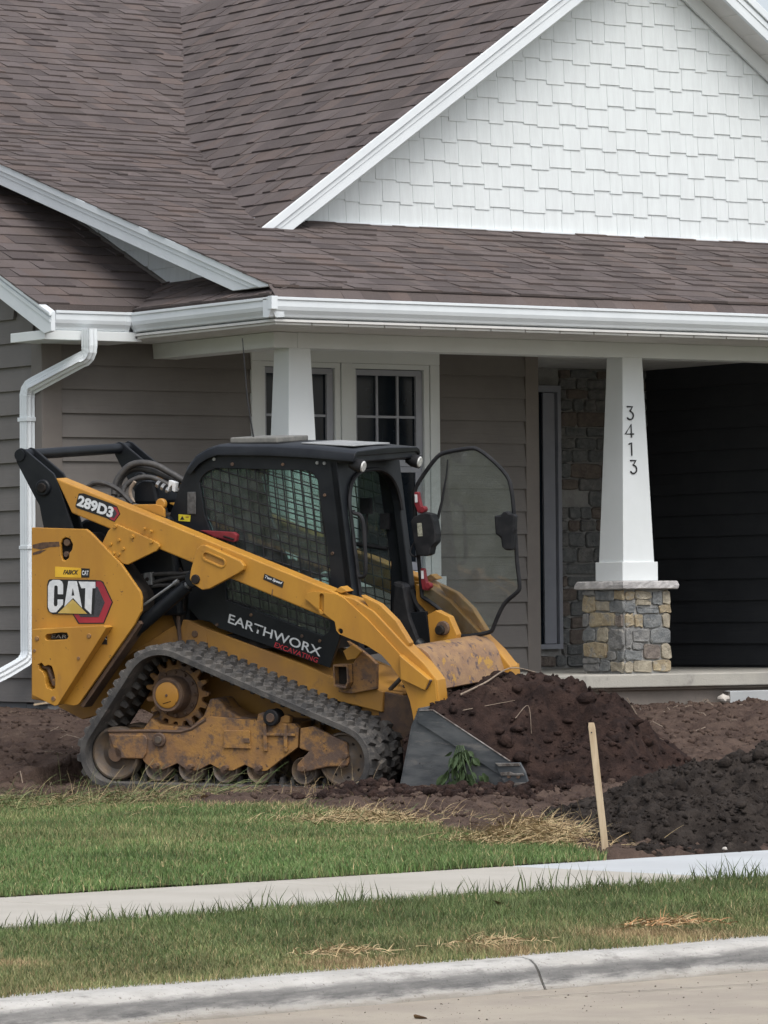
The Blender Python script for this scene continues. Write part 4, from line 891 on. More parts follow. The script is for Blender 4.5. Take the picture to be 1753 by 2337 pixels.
 'cat_red': [(-1.068,1.229),(-1.039,1.229),(-1.024,1.22),(-0.961,1.1),(-1.024,0.972),(-1.196,0.969),(-1.234,1.021)],
 'cat_in': [(-1.092,1.196),(-1.059,1.196),(-1.01,1.097),(-1.055,1.007),(-1.185,1.006),(-1.204,1.027)],
 'cat_C': [(-1.412,1.196),(-1.4,1.224),(-1.375,1.236),(-1.329,1.236),(-1.31,1.225),(-1.303,1.203),(-1.305,1.147),(-1.343,1.147),(-1.342,1.194),(-1.35,1.201),(-1.363,1.201),(-1.368,1.191),(-1.374,1.082),(-1.368,1.071),(-1.353,1.072),(-1.346,1.083),(-1.346,1.114),(-1.305,1.114),(-1.308,1.083),(-1.358,1.034),(-1.387,1.032),(-1.405,1.039),(-1.416,1.065)],
 'cat_A': [(-1.265,1.23),(-1.204,1.229),(-1.172,1.064),(-1.234,1.125),(-1.298,1.069)],
 'cat_Ah': [(-1.234,1.189),(-1.224,1.139),(-1.245,1.138)],
 'cat_T': [(-1.192,1.227),(-1.072,1.226),(-1.073,1.186),(-1.094,1.186),(-1.107,1.024),(-1.152,1.062),(-1.144,1.186),(-1.172,1.185)],
 'cat_tri': [(-1.237,1.116),(-1.135,1.026),(-1.346,1.028)],
 'fab_y': [(-1.361,1.319),(-1.175,1.311),(-1.176,1.25),(-1.363,1.254)],
 'fab_k': [(-1.173,1.31),(-1.113,1.308),(-1.118,1.252),(-1.175,1.252)],
 'fab_t': [(-1.305,1.27),(-1.197,1.269),(-1.301,1.299)],
 'fab_c': [(-1.17,1.267),(-1.122,1.266),(-1.168,1.296)],
 'num': [(-1.218,1.698),(-0.968,1.618),(-1.198,1.766)],
 'numbg': [(-1.228,1.695),(-1.202,1.774),(-1.168,1.775),(-0.97,1.711),(-0.93,1.693),(-0.909,1.646),(-0.951,1.597),(-0.982,1.608),(-1.009,1.621),(-1.216,1.683)],
 'numhex': [(-0.957,1.69),(-0.933,1.688),(-0.915,1.646),(-0.952,1.603),(-0.984,1.615)],
 'ew': [(-0.31,0.959),(0.329,0.755),(-0.296,1.015)],
 'ex': [(0.01,0.812),(0.309,0.716),(0.018,0.843)],
 'twobg': [(0.091,1.281),(0.081,1.246),(0.212,1.193),(0.223,1.231)],
 'twot': [(0.09,1.25),(0.207,1.21),(0.097,1.271)],
 'ewguard': [(-1.445,0.839),(-1.001,0.836),(-1.44,0.909)],
 'ewgt': [(-1.399,0.871),(-1.0,0.867),(-1.394,0.894)],
 'hose1': [(-1.126,1.751),(-1.127,1.81),(-1.095,1.878),(-1.035,1.934),(-0.957,1.949),(-0.867,1.933),(-0.777,1.885),(-0.689,1.833)],
 'hose2': [(-1.127,1.736),(-1.125,1.828),(-1.077,1.892),(-1.008,1.914),(-0.918,1.899),(-0.842,1.867),(-0.739,1.811)],
 'hose3': [(-1.052,1.74),(-1.047,1.791),(-1.021,1.827),(-0.952,1.859),(-0.875,1.858),(-0.807,1.83),(-0.763,1.803),(-0.71,1.771)],
 'hose4': [(-0.969,1.704),(-0.991,1.752),(-0.987,1.795),(-0.957,1.835)],
 'hood': [(-1.019,1.692),(-1.011,1.804),(-0.96,1.84),(-0.861,1.831),(-0.828,1.692)],
 'ybr': [(-0.912,1.697),(-0.745,1.699),(-0.7,1.689),(-0.681,1.665),(-0.68,1.618),(-0.791,1.654)],
 'coupl': [(-0.808,1.827),(-0.705,1.771),(-0.699,1.83),(-0.65,1.806),(-0.665,1.767),(-0.709,1.791)],
}

# ------------------------------------------------------------------ the compact track loader
# local frame: x forward, y towards its far (left) side, z up; origin on the ground at the near track's outer face
LO = Vector((15.015, 23.803, 0.204)); LX_ = Vector((0.49992, -0.86590, -0.01745)); LY_ = Vector((0.86531, 0.49854, 0.06104)); LZ_ = LX_.cross(LY_)
LM = Matrix((LX_, LY_, LZ_)).transposed().to_4x4(); LM.translation = LO
loader = empty('track_loader', LO, 'yellow and black compact track loader with its glass cab door swung open', 'track loader', M=LM)
YC = 0.84
def mir(y): return 2 * YC - y
def mirf(y): return 1.47 - y          # the arms close in towards the coupler
PL = lambda u, w, l: (u, l, w)
def plate(name, poly, y0, y1, material, parent=None, holes=(), bevel=.004, both=False, **kw):
    out = []
    for s in ((0, 1) if both else (0,)):
        a, c = (y0, y1) if s == 0 else (mir(y1), mir(y0))
        b = MB(); b.prism(poly, a, c, PL, holes); out.append(b.build(name, material, parent or loader, bevel=bevel, **kw))
    return out if both else out[0]
def pin(name, c, r, y0, y1, material, parent=None, seg=20, **kw):
    b = MB(); b.ring([(y0, 0.001), (y0, r * .86), (y0 + (.006 if y1 > y0 else -.006), r), (y1, r)], c, seg); return b.build(name, material, parent or loader, smooth=True, **kw)
def tb(name, pts, r, material, parent=None, seg=8, closed=False): 
    b = MB(); b.tube(pts, r, seg, closed); return b.build(name, material, parent or loader, smooth=True)
def smooth_path(pts, n=5):
    P = [Vector(p) for p in pts]; out = []
    for i in range(len(P) - 1):
        p0, p1, p2, p3 = P[max(i - 1, 0)], P[i], P[i + 1], P[min(i + 2, len(P) - 1)]
        for k in range(n):
            t = k / n; out.append(0.5 * ((2 * p1) + (p2 - p0) * t + (2 * p0 - 5 * p1 + 4 * p2 - p3) * t * t + (3 * p1 - p0 - 3 * p2 + p3) * t ** 3))
    out.append(P[-1]); return out
def slotpoly(a, c, r, n=7):
    an = math.atan2(c[1] - a[1], c[0] - a[0]); out = []
    for i in range(n): t = an + math.pi / 2 + math.pi * i / (n - 1); out.append((a[0] + r * math.cos(t), a[1] + r * math.sin(t)))
    for i in range(n): t = an - math.pi / 2 + math.pi * i / (n - 1); out.append((c[0] + r * math.cos(t), c[1] + r * math.sin(t)))
    return out
def circ(c, r, n=16): return [(c[0] + r * math.cos(2 * math.pi * i / n), c[1] + r * math.sin(2 * math.pi * i / n)) for i in range(n)]

# rear towers
def tower(near):
    a = 0.10 if near else None
    f = (lambda y: y) if near else mir
    lo, hi = sorted((f(.10), f(.125)))
    b = MB(); b.prism(S['tower'], lo, hi, PL, [S['keyhole']] if near else []); t = b.build('rear_tower', YEL, loader, bevel=.005)
    lo, hi = sorted((f(.135), f(.30))); b = MB(); ins = [(x * .96 - .05, (z - 1) * .95 + 1) for x, z in S['tower']]
    b.prism(ins, lo, hi, PL); b.build('tower_core', DARK, t)
    return t
tw_n = tower(True); tower(False)
g_ = plate('guard_plate', S['guard'], .02, .098, YEL, holes=[S['gslot'], S['ghook']], bevel=.006)
for k, p in enumerate(S['gbolts']): pin('bolt', p, .016 if k < 3 else .011, .014, .03, YDIRT, g_, 10)
pin('latch_boss', (-1.352, .60), .024, .045, .09, YDIRT, g_); tb('latch_hook', [(-1.44, .06, .70), (-1.40, .06, .685), (-1.385, .06, .64), (-1.36, .06, .58)], .016, BROWN, g_)
pin('keyhole_pin', (-1.28, 1.47), .024, .108, .16, BROWN, tw_n); pin('keyhole_pin', (-1.288, 1.395), .018, .108, .16, BROWN, tw_n)
plate('wear_strip', [(-1.226, .447), (-.79, .985), (-.775, .965), (-1.2, .435)], .128, .24, BROWN)
SCR = mat('mud_scrape', (0.07, 0.042, 0.03), 0.9, col2=(0.12, 0.07, 0.04), nscale=40, coords='obj')
plate('mud_smear', [(-1.52, 1.455), (-1.45, 1.47), (-1.33, 1.475), (-1.325, 1.445), (-1.40, 1.44), (-1.46, 1.425), (-1.52, 1.435)], .0985, .101, SCR, tw_n, bevel=0)
plate('mud_smear', [(-1.52, 1.405), (-1.47, 1.42), (-1.42, 1.425), (-1.47, 1.40), (-1.52, 1.39)], .0985, .101, SCR, tw_n, bevel=0)
# black upper links and the cross tube
for f in ((lambda y: y), mir):
    for k, (y0, y1, dx) in enumerate(((.14, .16, 0), (.262, .282, .0))):
        lo, hi = sorted((f(y0), f(y1))); b = MB(); b.prism(S['link'], lo, hi, PL, [circ(S['linkpin'][1], .022)] if k == 0 else []); lk = b.build('lift_link', BLK, loader, bevel=.006)
    lo, hi = sorted((f(.12), f(.30))); pin('link_pin', S['linkpin'][0], .052, lo, hi, BLK)
    pin('link_pin_head', S['linkpin'][0], .030, f(.105), f(.13), DARK)
b = MB(); b.ring([(.128, .026), (.128, .036), (.30, .036)], S['linkpin'][1], 20); b.build('tube_end', BLK, loader, smooth=True)
tb('cross_tube', [(-1.618, .165, 2.015), (-1.618, mir(.16), 2.015)], .034, BLK, seg=18)
# loader arms
for side_i, f in enumerate((lambda y: y, mir)):
    srt = lambda a, c: tuple(sorted((f(a), f(c))))
    lo, hi = srt(.14, .27); b = MB(); b.prism(S['beam'], lo, hi, PL); arm = b.build('loader_arm', YEL, loader, bevel=.008)
    ff_ = f if side_i == 0 else mirf; srf = lambda a, c: tuple(sorted((ff_(a), ff_(c))))
    lo, hi = srf(.118, .139); b = MB(); b.prism(S['leg'], lo, hi, PL, [circ(S['leghole'][0], .017), slotpoly(S['legslot'][0], S['legslot'][1], .016)]); b.build('elbow_plate', YEL, arm, bevel=.004)
    # inner box of the lower leg
    inner = [p for p in S['leg'] if p[0] > 0.55]
    leg2 = [(0.60, 1.155), (0.70, 1.13), (0.83, 1.055), (1.03, .86), (1.16, .745), (1.245, .645), (1.262, .472), (1.113, .459), (1.097, .40), (1.084, .453), (1.069, .519), (1.04, .597), (1.004, .658), (0.944, .735), (0.883, .796), (0.785, .851), (0.649, .9), (0.60, 1.0)]
    lo, hi = srf(.1395, .262); b = MB(); b.prism(leg2, lo, hi, PL); b.build('arm_leg', YEL, arm, bevel=.006)
    lo, hi = srf(.155, .215); b = MB(); b.prism([(x + .03, z + .025) for x, z in S['rib']], lo, hi, PL); b.build('stiffener', YEL, arm, bevel=.005)
    lo, hi = srf(.085, .245); b = MB(); b.prism(S['channel'], lo, hi, PL); b.build('bumper_channel', YEL, arm, bevel=.005)
    lo, hi = srf(.095, .235); b = MB(); b.prism([(1.222, .645), (1.19, .592), (1.186, .596), (1.214, .652)], lo, hi, PL); b.build('channel_end', BROWN, arm, bevel=0)
    b = MB(); b.prism([(.555, 1.178), (.60, 1.163), (.645, 1.175), (.60, 1.205)], *srt(.16, .25), PL); b.build('hose_clamp', YEL, arm, bevel=.003)
    lo, hi = srt(.116, .1385); b = MB(); b.prism(S['plate1'], lo, hi, PL); pl = b.build('gusset_plate', YEL, arm, bevel=.005)
    for k, p in enumerate(S['p1bolts']): pin('bolt', p, .0125 if k in (0, 3, 4) else .0105, f(.104), f(.125), YEL, pl, 10)
    lo, hi = srt(.098, .1385); b = MB(); b.prism(S['plate2'], lo, hi, PL, [slotpoly(*S['p2slot'], .018)]); pb = b.build('pivot_bracket', YEL, arm, bevel=.006)
    ring_o = slotpoly(*S['p2slot'], .031); ring_i = slotpoly(*S['p2slot'], .0215)
    lo, hi = srt(.092, .0985); b = MB(); b.prism(ring_o, lo, hi, PL, [ring_i]); b.build('slot_rim', YEL, pb, bevel=.002)
    lo, hi = srt(.108, .137); b = MB(); b.prism(ring_i, lo, hi, PL); b.build('slot_floor', YSILL, pb, bevel=0)
    pin('pivot_pin', S['p2pin'][0], .030, f(.085), f(.12), DARK, pb)
    lo, hi = srt(.1415, .262)
    cy = [(x, f(.205), z) for x, z in S['cyl']]
    d = (Vector(cy[1]) - Vector(cy[0]))
    tb('lift_cylinder', [Vector(cy[0]) + d * .12, Vector(cy[0]) + d * 1.12], .043, BLK, seg=16); tb('cylinder_rod', [cy[0], Vector(cy[0]) + d * .14], .026, ZINC, seg=12)
    pin('cylinder_eye', (cy[0][0], cy[0][2]), .052, *srt(.16, .25), BLK)
    pp = [(x, f(.17), z) for x, z in S['pipe']]; tb('hydraulic_pipe', pp, .0085, ZINC); tb('pipe_nut', [Vector(pp[0]), Vector(pp[0]) + (Vector(pp[1]) - Vector(pp[0])) * .1], .014, ZINC)
# cross plate (torque tube) joining the arms at the front
tq = [(.97, .835), (1.03, .842), (1.085, .828), (1.13, .796), (1.165, .742), (1.192, .662), (1.215, .582)]; tqi = [(x - .028, z - .012) for x, z in tq]
b = MB(); n_ = len(tq)
for yy in (.262, mirf(.262)):
    for p in tq + tqi[::-1]: b.v.append((p[0], yy, p[1]))
K_ = 2 * n_
for i in range(K_): b.f.append((i, (i + 1) % K_, K_ + (i + 1) % K_, K_ + i)); b.c.append(None)
b.f.append(tuple(range(K_))); b.f.append(tuple(range(2 * K_ - 1, K_ - 1, -1))); b.c += [None, None]
b.build('torque_tube', RUST, loader, smooth=True, bevel=.003)
b = MB(); b.prism([(.98, .815), (1.06, .80), (1.05, .70), (.98, .69)], .262, mirf(.262), PL); b.build('torque_tube_back', YDIRT, loader)
# tilt linkage and pins seen through the gap
plate('tilt_bracket', [(.80, .98), (.86, 1.01), (.95, .97), (1.0, .86), (.97, .74), (.82, .76)], .95, 1.02, YEL); pin('tilt_pin', (.91, .90), .045, .93, .95, BROWN); pin('tilt_pin', (.90, .89), .03, .90, .95, DARK)
plate('tilt_link', [(.86, .80), (1.02, .70), (1.06, .62), (.98, .60), (.84, .72)], .55, .62, DARK); tb('tilt_cylinder', [(.70, .70, .80), (1.12, .70, .42)], .045, BLK, seg=14); tb('tilt_cylinder', [(.70, 1.0, .80), (1.12, 1.0, .42)], .045, BLK, seg=14)
for k in range(3): tb('tilt_hose', smooth_path([(.75, .5 + .2 * k, .55), (.95, .52 + .2 * k, .72), (1.08, .55 + .2 * k, .66), (1.12, .58 + .2 * k, .50)]), .014, HOSE)
plate('coupler_plate', [(1.06, .60), (1.16, .60), (1.20, .40), (1.15, .05), (1.06, .02)], .36, .50, BROWN); plate('coupler_plate', [(1.06, .60), (1.16, .60), (1.20, .40), (1.15, .05), (1.06, .02)], 1.05, 1.18, BROWN)
plate('coupler_beam', [(1.03, .56), (1.10, .57), (1.14, .15), (1.06, .10)], .28, 1.21, DARK)

# chassis and sill
plate('chassis', S['chassis'], .46, mir(.46), YSILL, bevel=.006)
plate('side_sill', S['sill'], .415, .459, YSILL, bevel=.006, both=True)
plate('front_skid', [(.70, .55), (.98, .50), (1.0, .30), (.86, .16), (.70, .20)], .44, mir(.44), BROWN)
sb2 = plate('step_bracket', S['boxplate'], .375, .414, YDIRT, bevel=.004); plate('step_socket', S['box'], .30, .374, YDIRT, sb2, holes=[[(x * .82 + .093, z * .80 + .13) for x, z in S['box']]], bevel=.003); plate('socket_back', S['box'], .360, .372, DARK, sb2, bevel=0)
plate('step_tab', [(.535, .80), (.60, .84), (.66, .80), (.62, .755), (.56, .745)], .30, .33, YEL, sb2)
plate('access_panel', [(-.60, .955), (-.47, .905), (-.46, .83), (-.55, .80), (-.62, .85)], .409, .414, YSILL, bevel=.002); pin('panel_lock', (-.548, .885), .022, .400, .412, BROWN)
tb('cable_guide', [(-.66, .40, 1.0), (-.655, .40, .90), (-.65, .40, .84)], .013, BROWN)
plate('frame_web', S['blkbox'], .40, .455, DARK)
for i, (p, q) in enumerate((( S['pipes'][0], S['pipes'][1]), (S['pipes'][2], S['pipes'][3]), (S['pipes'][4], S['pipes'][5]))):
    tb('hydraulic_pipe', smooth_path([(p[0] - .06, .33, p[1] - .01), (p[0], .33, p[1]), ((p[0] + q[0]) / 2, .33, (p[1] + q[1]) / 2 + .004), (q[0], .33, q[1]), (q[0] + .08, .34, q[1] + .01)]), .013, HOSE)
plate('valve_block', [(-.845, 1.27), (-.79, 1.275), (-.785, 1.195), (-.845, 1.195)], .30, .345, ZINC, bevel=.004); pin('block_bolt', (-.817, 1.232), .012, .29, .302, DARK)
plate('engine_hood', [(-1.45, 1.0), (-1.45, 1.50), (-1.30, 1.60), (-.68, 1.62), (-.62, 1.0)], .36, mir(.36), BLK, bevel=.02)
plate('air_intake', S['hood'], .50, .85, BLK, bevel=.02)
for k, r in (('hose1', .021), ('hose2', .021), ('hose3', .017)): 
    y = {'hose1': .45, 'hose2': .5, 'hose3': .42}[k]; tb('hydraulic_hose', smooth_path([(x, y + .12 * i / 7, z) for i, (x, z) in enumerate(S[k])]), r, HOSE, seg=10)
tb('hydraulic_hose', smooth_path([(x, .42, z) for x, z in S['hose4']]), .012, TWIG)
for i in range(3):
    a, c = Vector((S['coupl'][0][0], .42, S['coupl'][0][1])), Vector((S['coupl'][1][0], .43, S['coupl'][1][1])); q = a.lerp(c, .08 + .32 * i); tb('hose_fitting', [q, q + (c - a) * .16], .024, ZINC, seg=8)
b = MB(); b.prism([(-.705, 1.845), (-.655, 1.83), (-.665, 1.77), (-.685, 1.78), (-.682, 1.815), (-.70, 1.80), (-.715, 1.77)], .40, .44, PL); b.build('lock_clip', WVIN, loader, bevel=.003)
plate('hood_bracket', S['ybr'], .29, .31, YEL); pin('bracket_eye', (-.715, 1.70), .034, .30, .33, YEL); tb('rear_hose', smooth_path([(-1.35, .35, 1.72), (-1.22, .36, 1.83), (-1.08, .38, 1.80), (-.97, .4, 1.70)]), .016, HOSE)

# cab
WINP = S['win']
def cab_side(f):
    lo, hi = sorted((f(.40), f(.428))); b = MB(); b.prism(S['cab'], lo, hi, PL, [WINP]); c = b.build('cab_side', BLK, loader, bevel=.004)
    lo, hi = sorted((f(.429), f(.433))); b = MB(); b.prism([(x, z) for x, z in WINP], lo, hi, PL); b.build('window_pane', CABGL, c)
    # wire mesh guard, clipped to the window outline
    def seg(p, d):
        ts = []
        n = len(WINP)
        for i in range(n):
            a, c2 = WINP[i], WINP[(i + 1) % n]; ex, ez = c2[0] - a[0], c2[1] - a[1]; den = d[0] * ez - d[1] * ex
            if abs(den) < 1e-9: continue
            t = ((a[0] - p[0]) * ez - (a[1] - p[1]) * ex) / den; s = ((a[0] - p[0]) * d[1] - (a[1] - p[1]) * d[0]) / den
            if 0 <= s < 1: ts.append(t)
        ts.sort(); return [((p[0] + d[0] * u, p[1] + d[1] * u), (p[0] + d[0] * v, p[1] + d[1] * v)) for u, v in zip(ts[::2], ts[1::2])]
    g = MB(); yb = f(.409)
    for i in range(-8, 26):
        for (u, v) in seg((-.7 + .062 * i, 1.0), (-.09, 1.0)): g.tube([(u[0], yb, u[1]), (v[0], yb, v[1])], .0042, 5)
    for i in range(-4, 26):
        for (u, v) in seg((-.6, .85 + .066 * i), (1.0, -.27)): g.tube([(u[0], yb + .006, u[1]), (v[0], yb + .006, v[1])], .0042, 5)
    g.build('mesh_guard', BLKM, c)
    for p in S['cabbolts']: pin('bolt', p, .0105 if p[1] < 1.94 else .012, f(.392), f(.404), ZINC if p[1] > 1.944 else BROWN, c, 8)
    return c
cab_n = cab_side(lambda y: y); cab_f = cab_side(mir)
top = [(-.566, 1.928), (-.535, 1.968), (-.5, 2.004), (-.423, 2.041), (-.347, 2.062), (.0, 2.058), (.30, 2.042), (.605, 2.012)]
innr = [(.60, 1.985), (.30, 2.010), (.0, 2.026), (-.345, 2.030), (-.41, 2.010), (-.475, 1.975), (-.51, 1.94), (-.537, 1.91)]
b = MB(); ys_ = [.372, .385, .42, YC, mir(.42), mir(.385), mir(.372)]; dz = [-.034, -.010, .004, .014, .004, -.010, -.034]
pr = top + innr; K_ = len(pr)
for y, d in zip(ys_, dz):
    for i, p in enumerate(pr): b.v.append((p[0], y, p[1] + (d if i < len(top) else min(d, 0))))
for i in range(len(ys_) - 1):
    for j in range(K_): b.f.append((i * K_ + j, i * K_ + (j + 1) % K_, (i + 1) * K_ + (j + 1) % K_, (i + 1) * K_ + j)); b.c.append(None)
b.f.append(tuple(range(K_))); b.f.append(tuple((len(ys_) - 1) * K_ + j for j in range(K_))); b.c += [None, None]
roof = b.build('cab_roof', BLK, loader, smooth=True, bevel=.004)
b = MB(); b.box((-.33, .52, 2.068), (.0, .95, 2.104)); b.build('roof_hatch', mat('grey_plastic', (.20, .195, .175), .6, col2=(.13, .13, .12), nscale=20, coords='obj'), roof, bevel=.008)
b = MB(); b.box((-.335, .515, 2.062), (.005, .955, 2.07)); b.build('hatch_seal', BLKM, roof)
b = MB(); b.box((0, 0, 0), (.36, .52, .008), Matrix.Translation((.14, .57, 2.060)) @ Matrix.Rotation(.055, 4, 'Y')); b.build('roof_panel', mat('pale_grey_panel', (.33, .34, .34), .5, col2=(.26, .27, .27), nscale=9, coords='obj'), roof, bevel=.003)
pin_ = MB(); pin_.ring([(.0, .001)], (0, 0), 4) if False else None
# front frame with arched door opening (leans with the posts)
fy = lambda y, z, l: (.47 + (1.951 - z) * .113 + l, y, z)
a0, a1 = .475, mir(.475)
op = [(a0, .80), (a1, .80), (a1, 1.62)] + [(YC + (a1 - YC) * math.cos(math.radians(t)) ** .75, 1.62 + .27 * math.sin(math.radians(t)) ** .8) for t in range(9, 90, 9)] + [(YC, 1.89)] + [(YC - (a1 - YC) * math.cos(math.radians(t)) ** .75, 1.62 + .27 * math.sin(math.radians(t)) ** .8) for t in range(81, 0, -9)] + [(a0, 1.62)]
out = [(.40, .76), (mir(.40), .76), (mir(.40), 1.955), (mir(.44), 1.985), (.44, 1.985), (.40, 1.955)]
b = MB(); b.prism(out, -.05, .0, fy, [op]); ff = b.build('cab_front_frame', BLK, loader, bevel=.006)
b = MB(); b.tube([fy(y, z, .012) for y, z in op[2:-1]] + [fy(a0, 1.0, .012)], .013, 6); b.build('door_seal', BLKM, ff, smooth=True)
b = MB(); b.prism([(.385, 1.945), (mir(.385), 1.945), (mir(.385), 2.0), (.385, 2.0)], -.02, .09, lambda y, z, l: (.50 + l, y, z + .0)); b.build('visor', BLK, ff, bevel=.01)
for f in (lambda y: y, mir):
    lx, lz_ = .60, 1.925; y = f(.44)
    b = MB(); b.tube([(lx - .06, y, lz_ + .012), (lx - .02, y, lz_ + .006), (lx + .03, y, lz_ - .004)], [.022, .040, .043], 16); hd = b.build('work_light', BLKM, loader, smooth=True)
    b = MB(); b.tube([(lx + .028, y, lz_ - .004), (lx + .036, y, lz_ - .006)], [.037, .030], 16); b.build('lens', LENS, hd, smooth=True)
tb('grab_handle', smooth_path([(x + .005, .445, z) for x, z in S['grab']]), .013, BLKM)
plate('lift_handle', S['redhandle'], .355, .392, RED, bevel=.01); tb('handle_slot', [(-.30, .352, 1.498), (-.23, .352, 1.478)], .006, DARK)
plate('cab_latch', S['latch'], .390, .399, mat('worn_grey', (.10, .10, .10), .6, col2=(.05, .05, .05), nscale=30, coords='obj'))
wd = plate('warning_sticker', S['warn'], .3965, .3995, mat('lemon_vinyl', (.62, .52, .04), .4, col2=(.55, .46, .03), coords='obj'), bevel=0)
plate('warning_symbol', [(-.628, 1.598), (-.612, 1.622), (-.597, 1.598)], .3955, .3963, KVIN, wd, bevel=0); plate('warning_symbol', [(-.588, 1.612), (-.566, 1.612), (-.566, 1.617), (-.588, 1.617)], .3955, .3963, RED, wd, bevel=0)
# interior: seat, bars, controls
b = MB(); b.box((-.42, .60, .92), (.02, 1.08, 1.05)); st_ = b.build('seat', SEAT, loader, bevel=.03)
b = MB(); b.box((0, 0, 0), (.13, .44, .60), Matrix.Translation((-.46, .62, 1.02)) @ Matrix.Rotation(-.14, 4, 'Y')); b.build('backrest', SEAT, st_, bevel=.04)
b = MB(); b.box((-.60, .43, .80), (.40, mir(.43), .88)); b.build('cab_floor', DARK, loader)
b = MB(); b.box((-.66, .44, .86), (-.60, mir(.44), 1.40)); rp = b.build('cab_rear_panel', BLK, loader)
rear_fn = lambda y, z, l: (-.62 + l + max(0, z - 1.65) * .33, y, z)
b = MB(); b.prism([(.43, 1.40), (mir(.43), 1.40), (mir(.43), 1.95), (.43, 1.95)], 0, .02, rear_fn, [[(.49, 1.46), (mir(.49), 1.46), (mir(.49), 1.86), (mir(.53), 1.90), (.53, 1.90), (.49, 1.86)]]); b.build('rear_window_frame', BLK, rp)
b = MB(); b.prism([(.48, 1.45), (mir(.48), 1.45), (mir(.48), 1.91), (.48, 1.91)], .007, .011, rear_fn); b.build('rear_glass', CABGL, rp)
for y in (.52, mir(.52)):
    b = MB(); b.box((-.30, y - .05, .95), (.18, y + .05, 1.14)); cn = b.build('armrest_console', BLKM, loader, bevel=.02)
    b = MB(); b.tube([(.14, y, 1.13), (.17, y, 1.30)], .012, 8); b.tube([(.165, y, 1.27), (.175, y, 1.38)], .026, 10); b.build('joystick', BLKM, cn, smooth=True)
tb('safety_bar', smooth_path([(-.3, .50, 1.25), (.10, .50, 1.26), (.20, .58, 1.24), (.20, 1.10, 1.24), (.10, 1.18, 1.26), (-.3, 1.18, 1.25)]), .014, BLKM)
b = MB(); b.tube([(.28, 1.16, 1.40), (.30, 1.15, 1.62)], .008, 6); b.box((.26, 1.13, 1.60), (.33, 1.17, 1.70)); b.build('display_arm', BLKM, loader)
b = MB(); b.prism([(.44, 1.16), (.53, 1.15), (.535, 1.02), (.45, 1.03)], mir(.437), mir(.435), PL); b.build('window_label', mat('pale_label', (.50, .55, .53), .5, col2=(.3, .34, .33), nscale=50, coords='obj'), cab_f)
b = MB(); b.box((.36, mir(.47), 1.50), (.42, mir(.445), 1.60)); b.build('far_post_bracket', BLKM, cab_f)
tb('far_window_bar', [(-.40, mir(.44), 1.48), (.395, mir(.44), 1.375)], .014, BLKM, cab_f)
b = MB(); b.prism([(.48, 1.18), (.56, 1.16), (.60, .95), (.66, .80), (.55, .72), (.46, .90)], 1.12, 1.22, PL); b.build('pedal_housing', BLKM, loader, bevel=.02)
tb('lower_post', smooth_path([(.565, 1.22, 1.12), (.60, 1.22, 1.03), (.66, 1.2, .95), (.68, 1.18, .80), (.69, 1.15, .70)]), .024, BLKM)
plate('front_cover', [(.56, .98), (.70, .99), (.74, .66), (.58, .66)], 1.14, 1.17, BLK)
# open door
yd = 1.17
DP = smooth_path([(x, yd, z) for x, z in S['door'] + S['door'][:1]], 3)[:-1]
door = tb('door_frame', DP, .0135, BLKM, seg=8, closed=True)
b = MB(); b.prism(S['door'], yd - .002, yd + .002, PL); b.build('door_glass', DOORGL, door)
dh = plate('hinge_lever', S['hinge'], 1.125, 1.162, RED, door, bevel=.006); plate('hinge_lever', S['hinge2'], 1.125, 1.162, RED, door, bevel=.006)
for hh in (S['hinge'], S['hinge2']): plate('hinge_label', [(hh[0][0] + .005, hh[0][1] - .015), (hh[0][0] + .022, hh[0][1] - .015), (hh[0][0] + .024, hh[0][1] - .065), (hh[0][0] + .007, hh[0][1] - .065)], 1.122, 1.1248, WVIN, door, bevel=0); pin('hinge_eye', (hh[4][0] - .012, hh[4][1]), .02, 1.118, 1.162, RED, door)
wb = plate('wiper_motor_box', S['wiperbox'], 1.07, 1.155, BLKM, door, bevel=.018); plate('motor_label', [(.637 + .049, 1.545), (.668 + .049, 1.547), (.674 + .049, 1.465), (.642 + .049, 1.463)], 1.067, 1.0695, mat('cream_label', (.42, .42, .33), .5, col2=(.2, .2, .16), nscale=60, coords='obj'), door, bevel=0)
plate('door_latch', S['handle'], 1.11, 1.158, BLKM, door, bevel=.012); tb('wiper_arm', [(x, 1.162, z) for x, z in S['wiper']], [.004, .005, .008, .010], BLKM, door, 6)
tb('wiper_hose', smooth_path([(.64, 1.16, 1.45), (.61, 1.12, 1.37), (.64, 1.11, 1.335), (.70, 1.1, 1.35)]), .006, BLKM, door, 6)
tb('antenna', [(-.20, .60, 2.06), (-.255, .62, 2.35), (-.285, .63, 2.72)], [.0055, .0045, .003], BLKM, roof, 6)

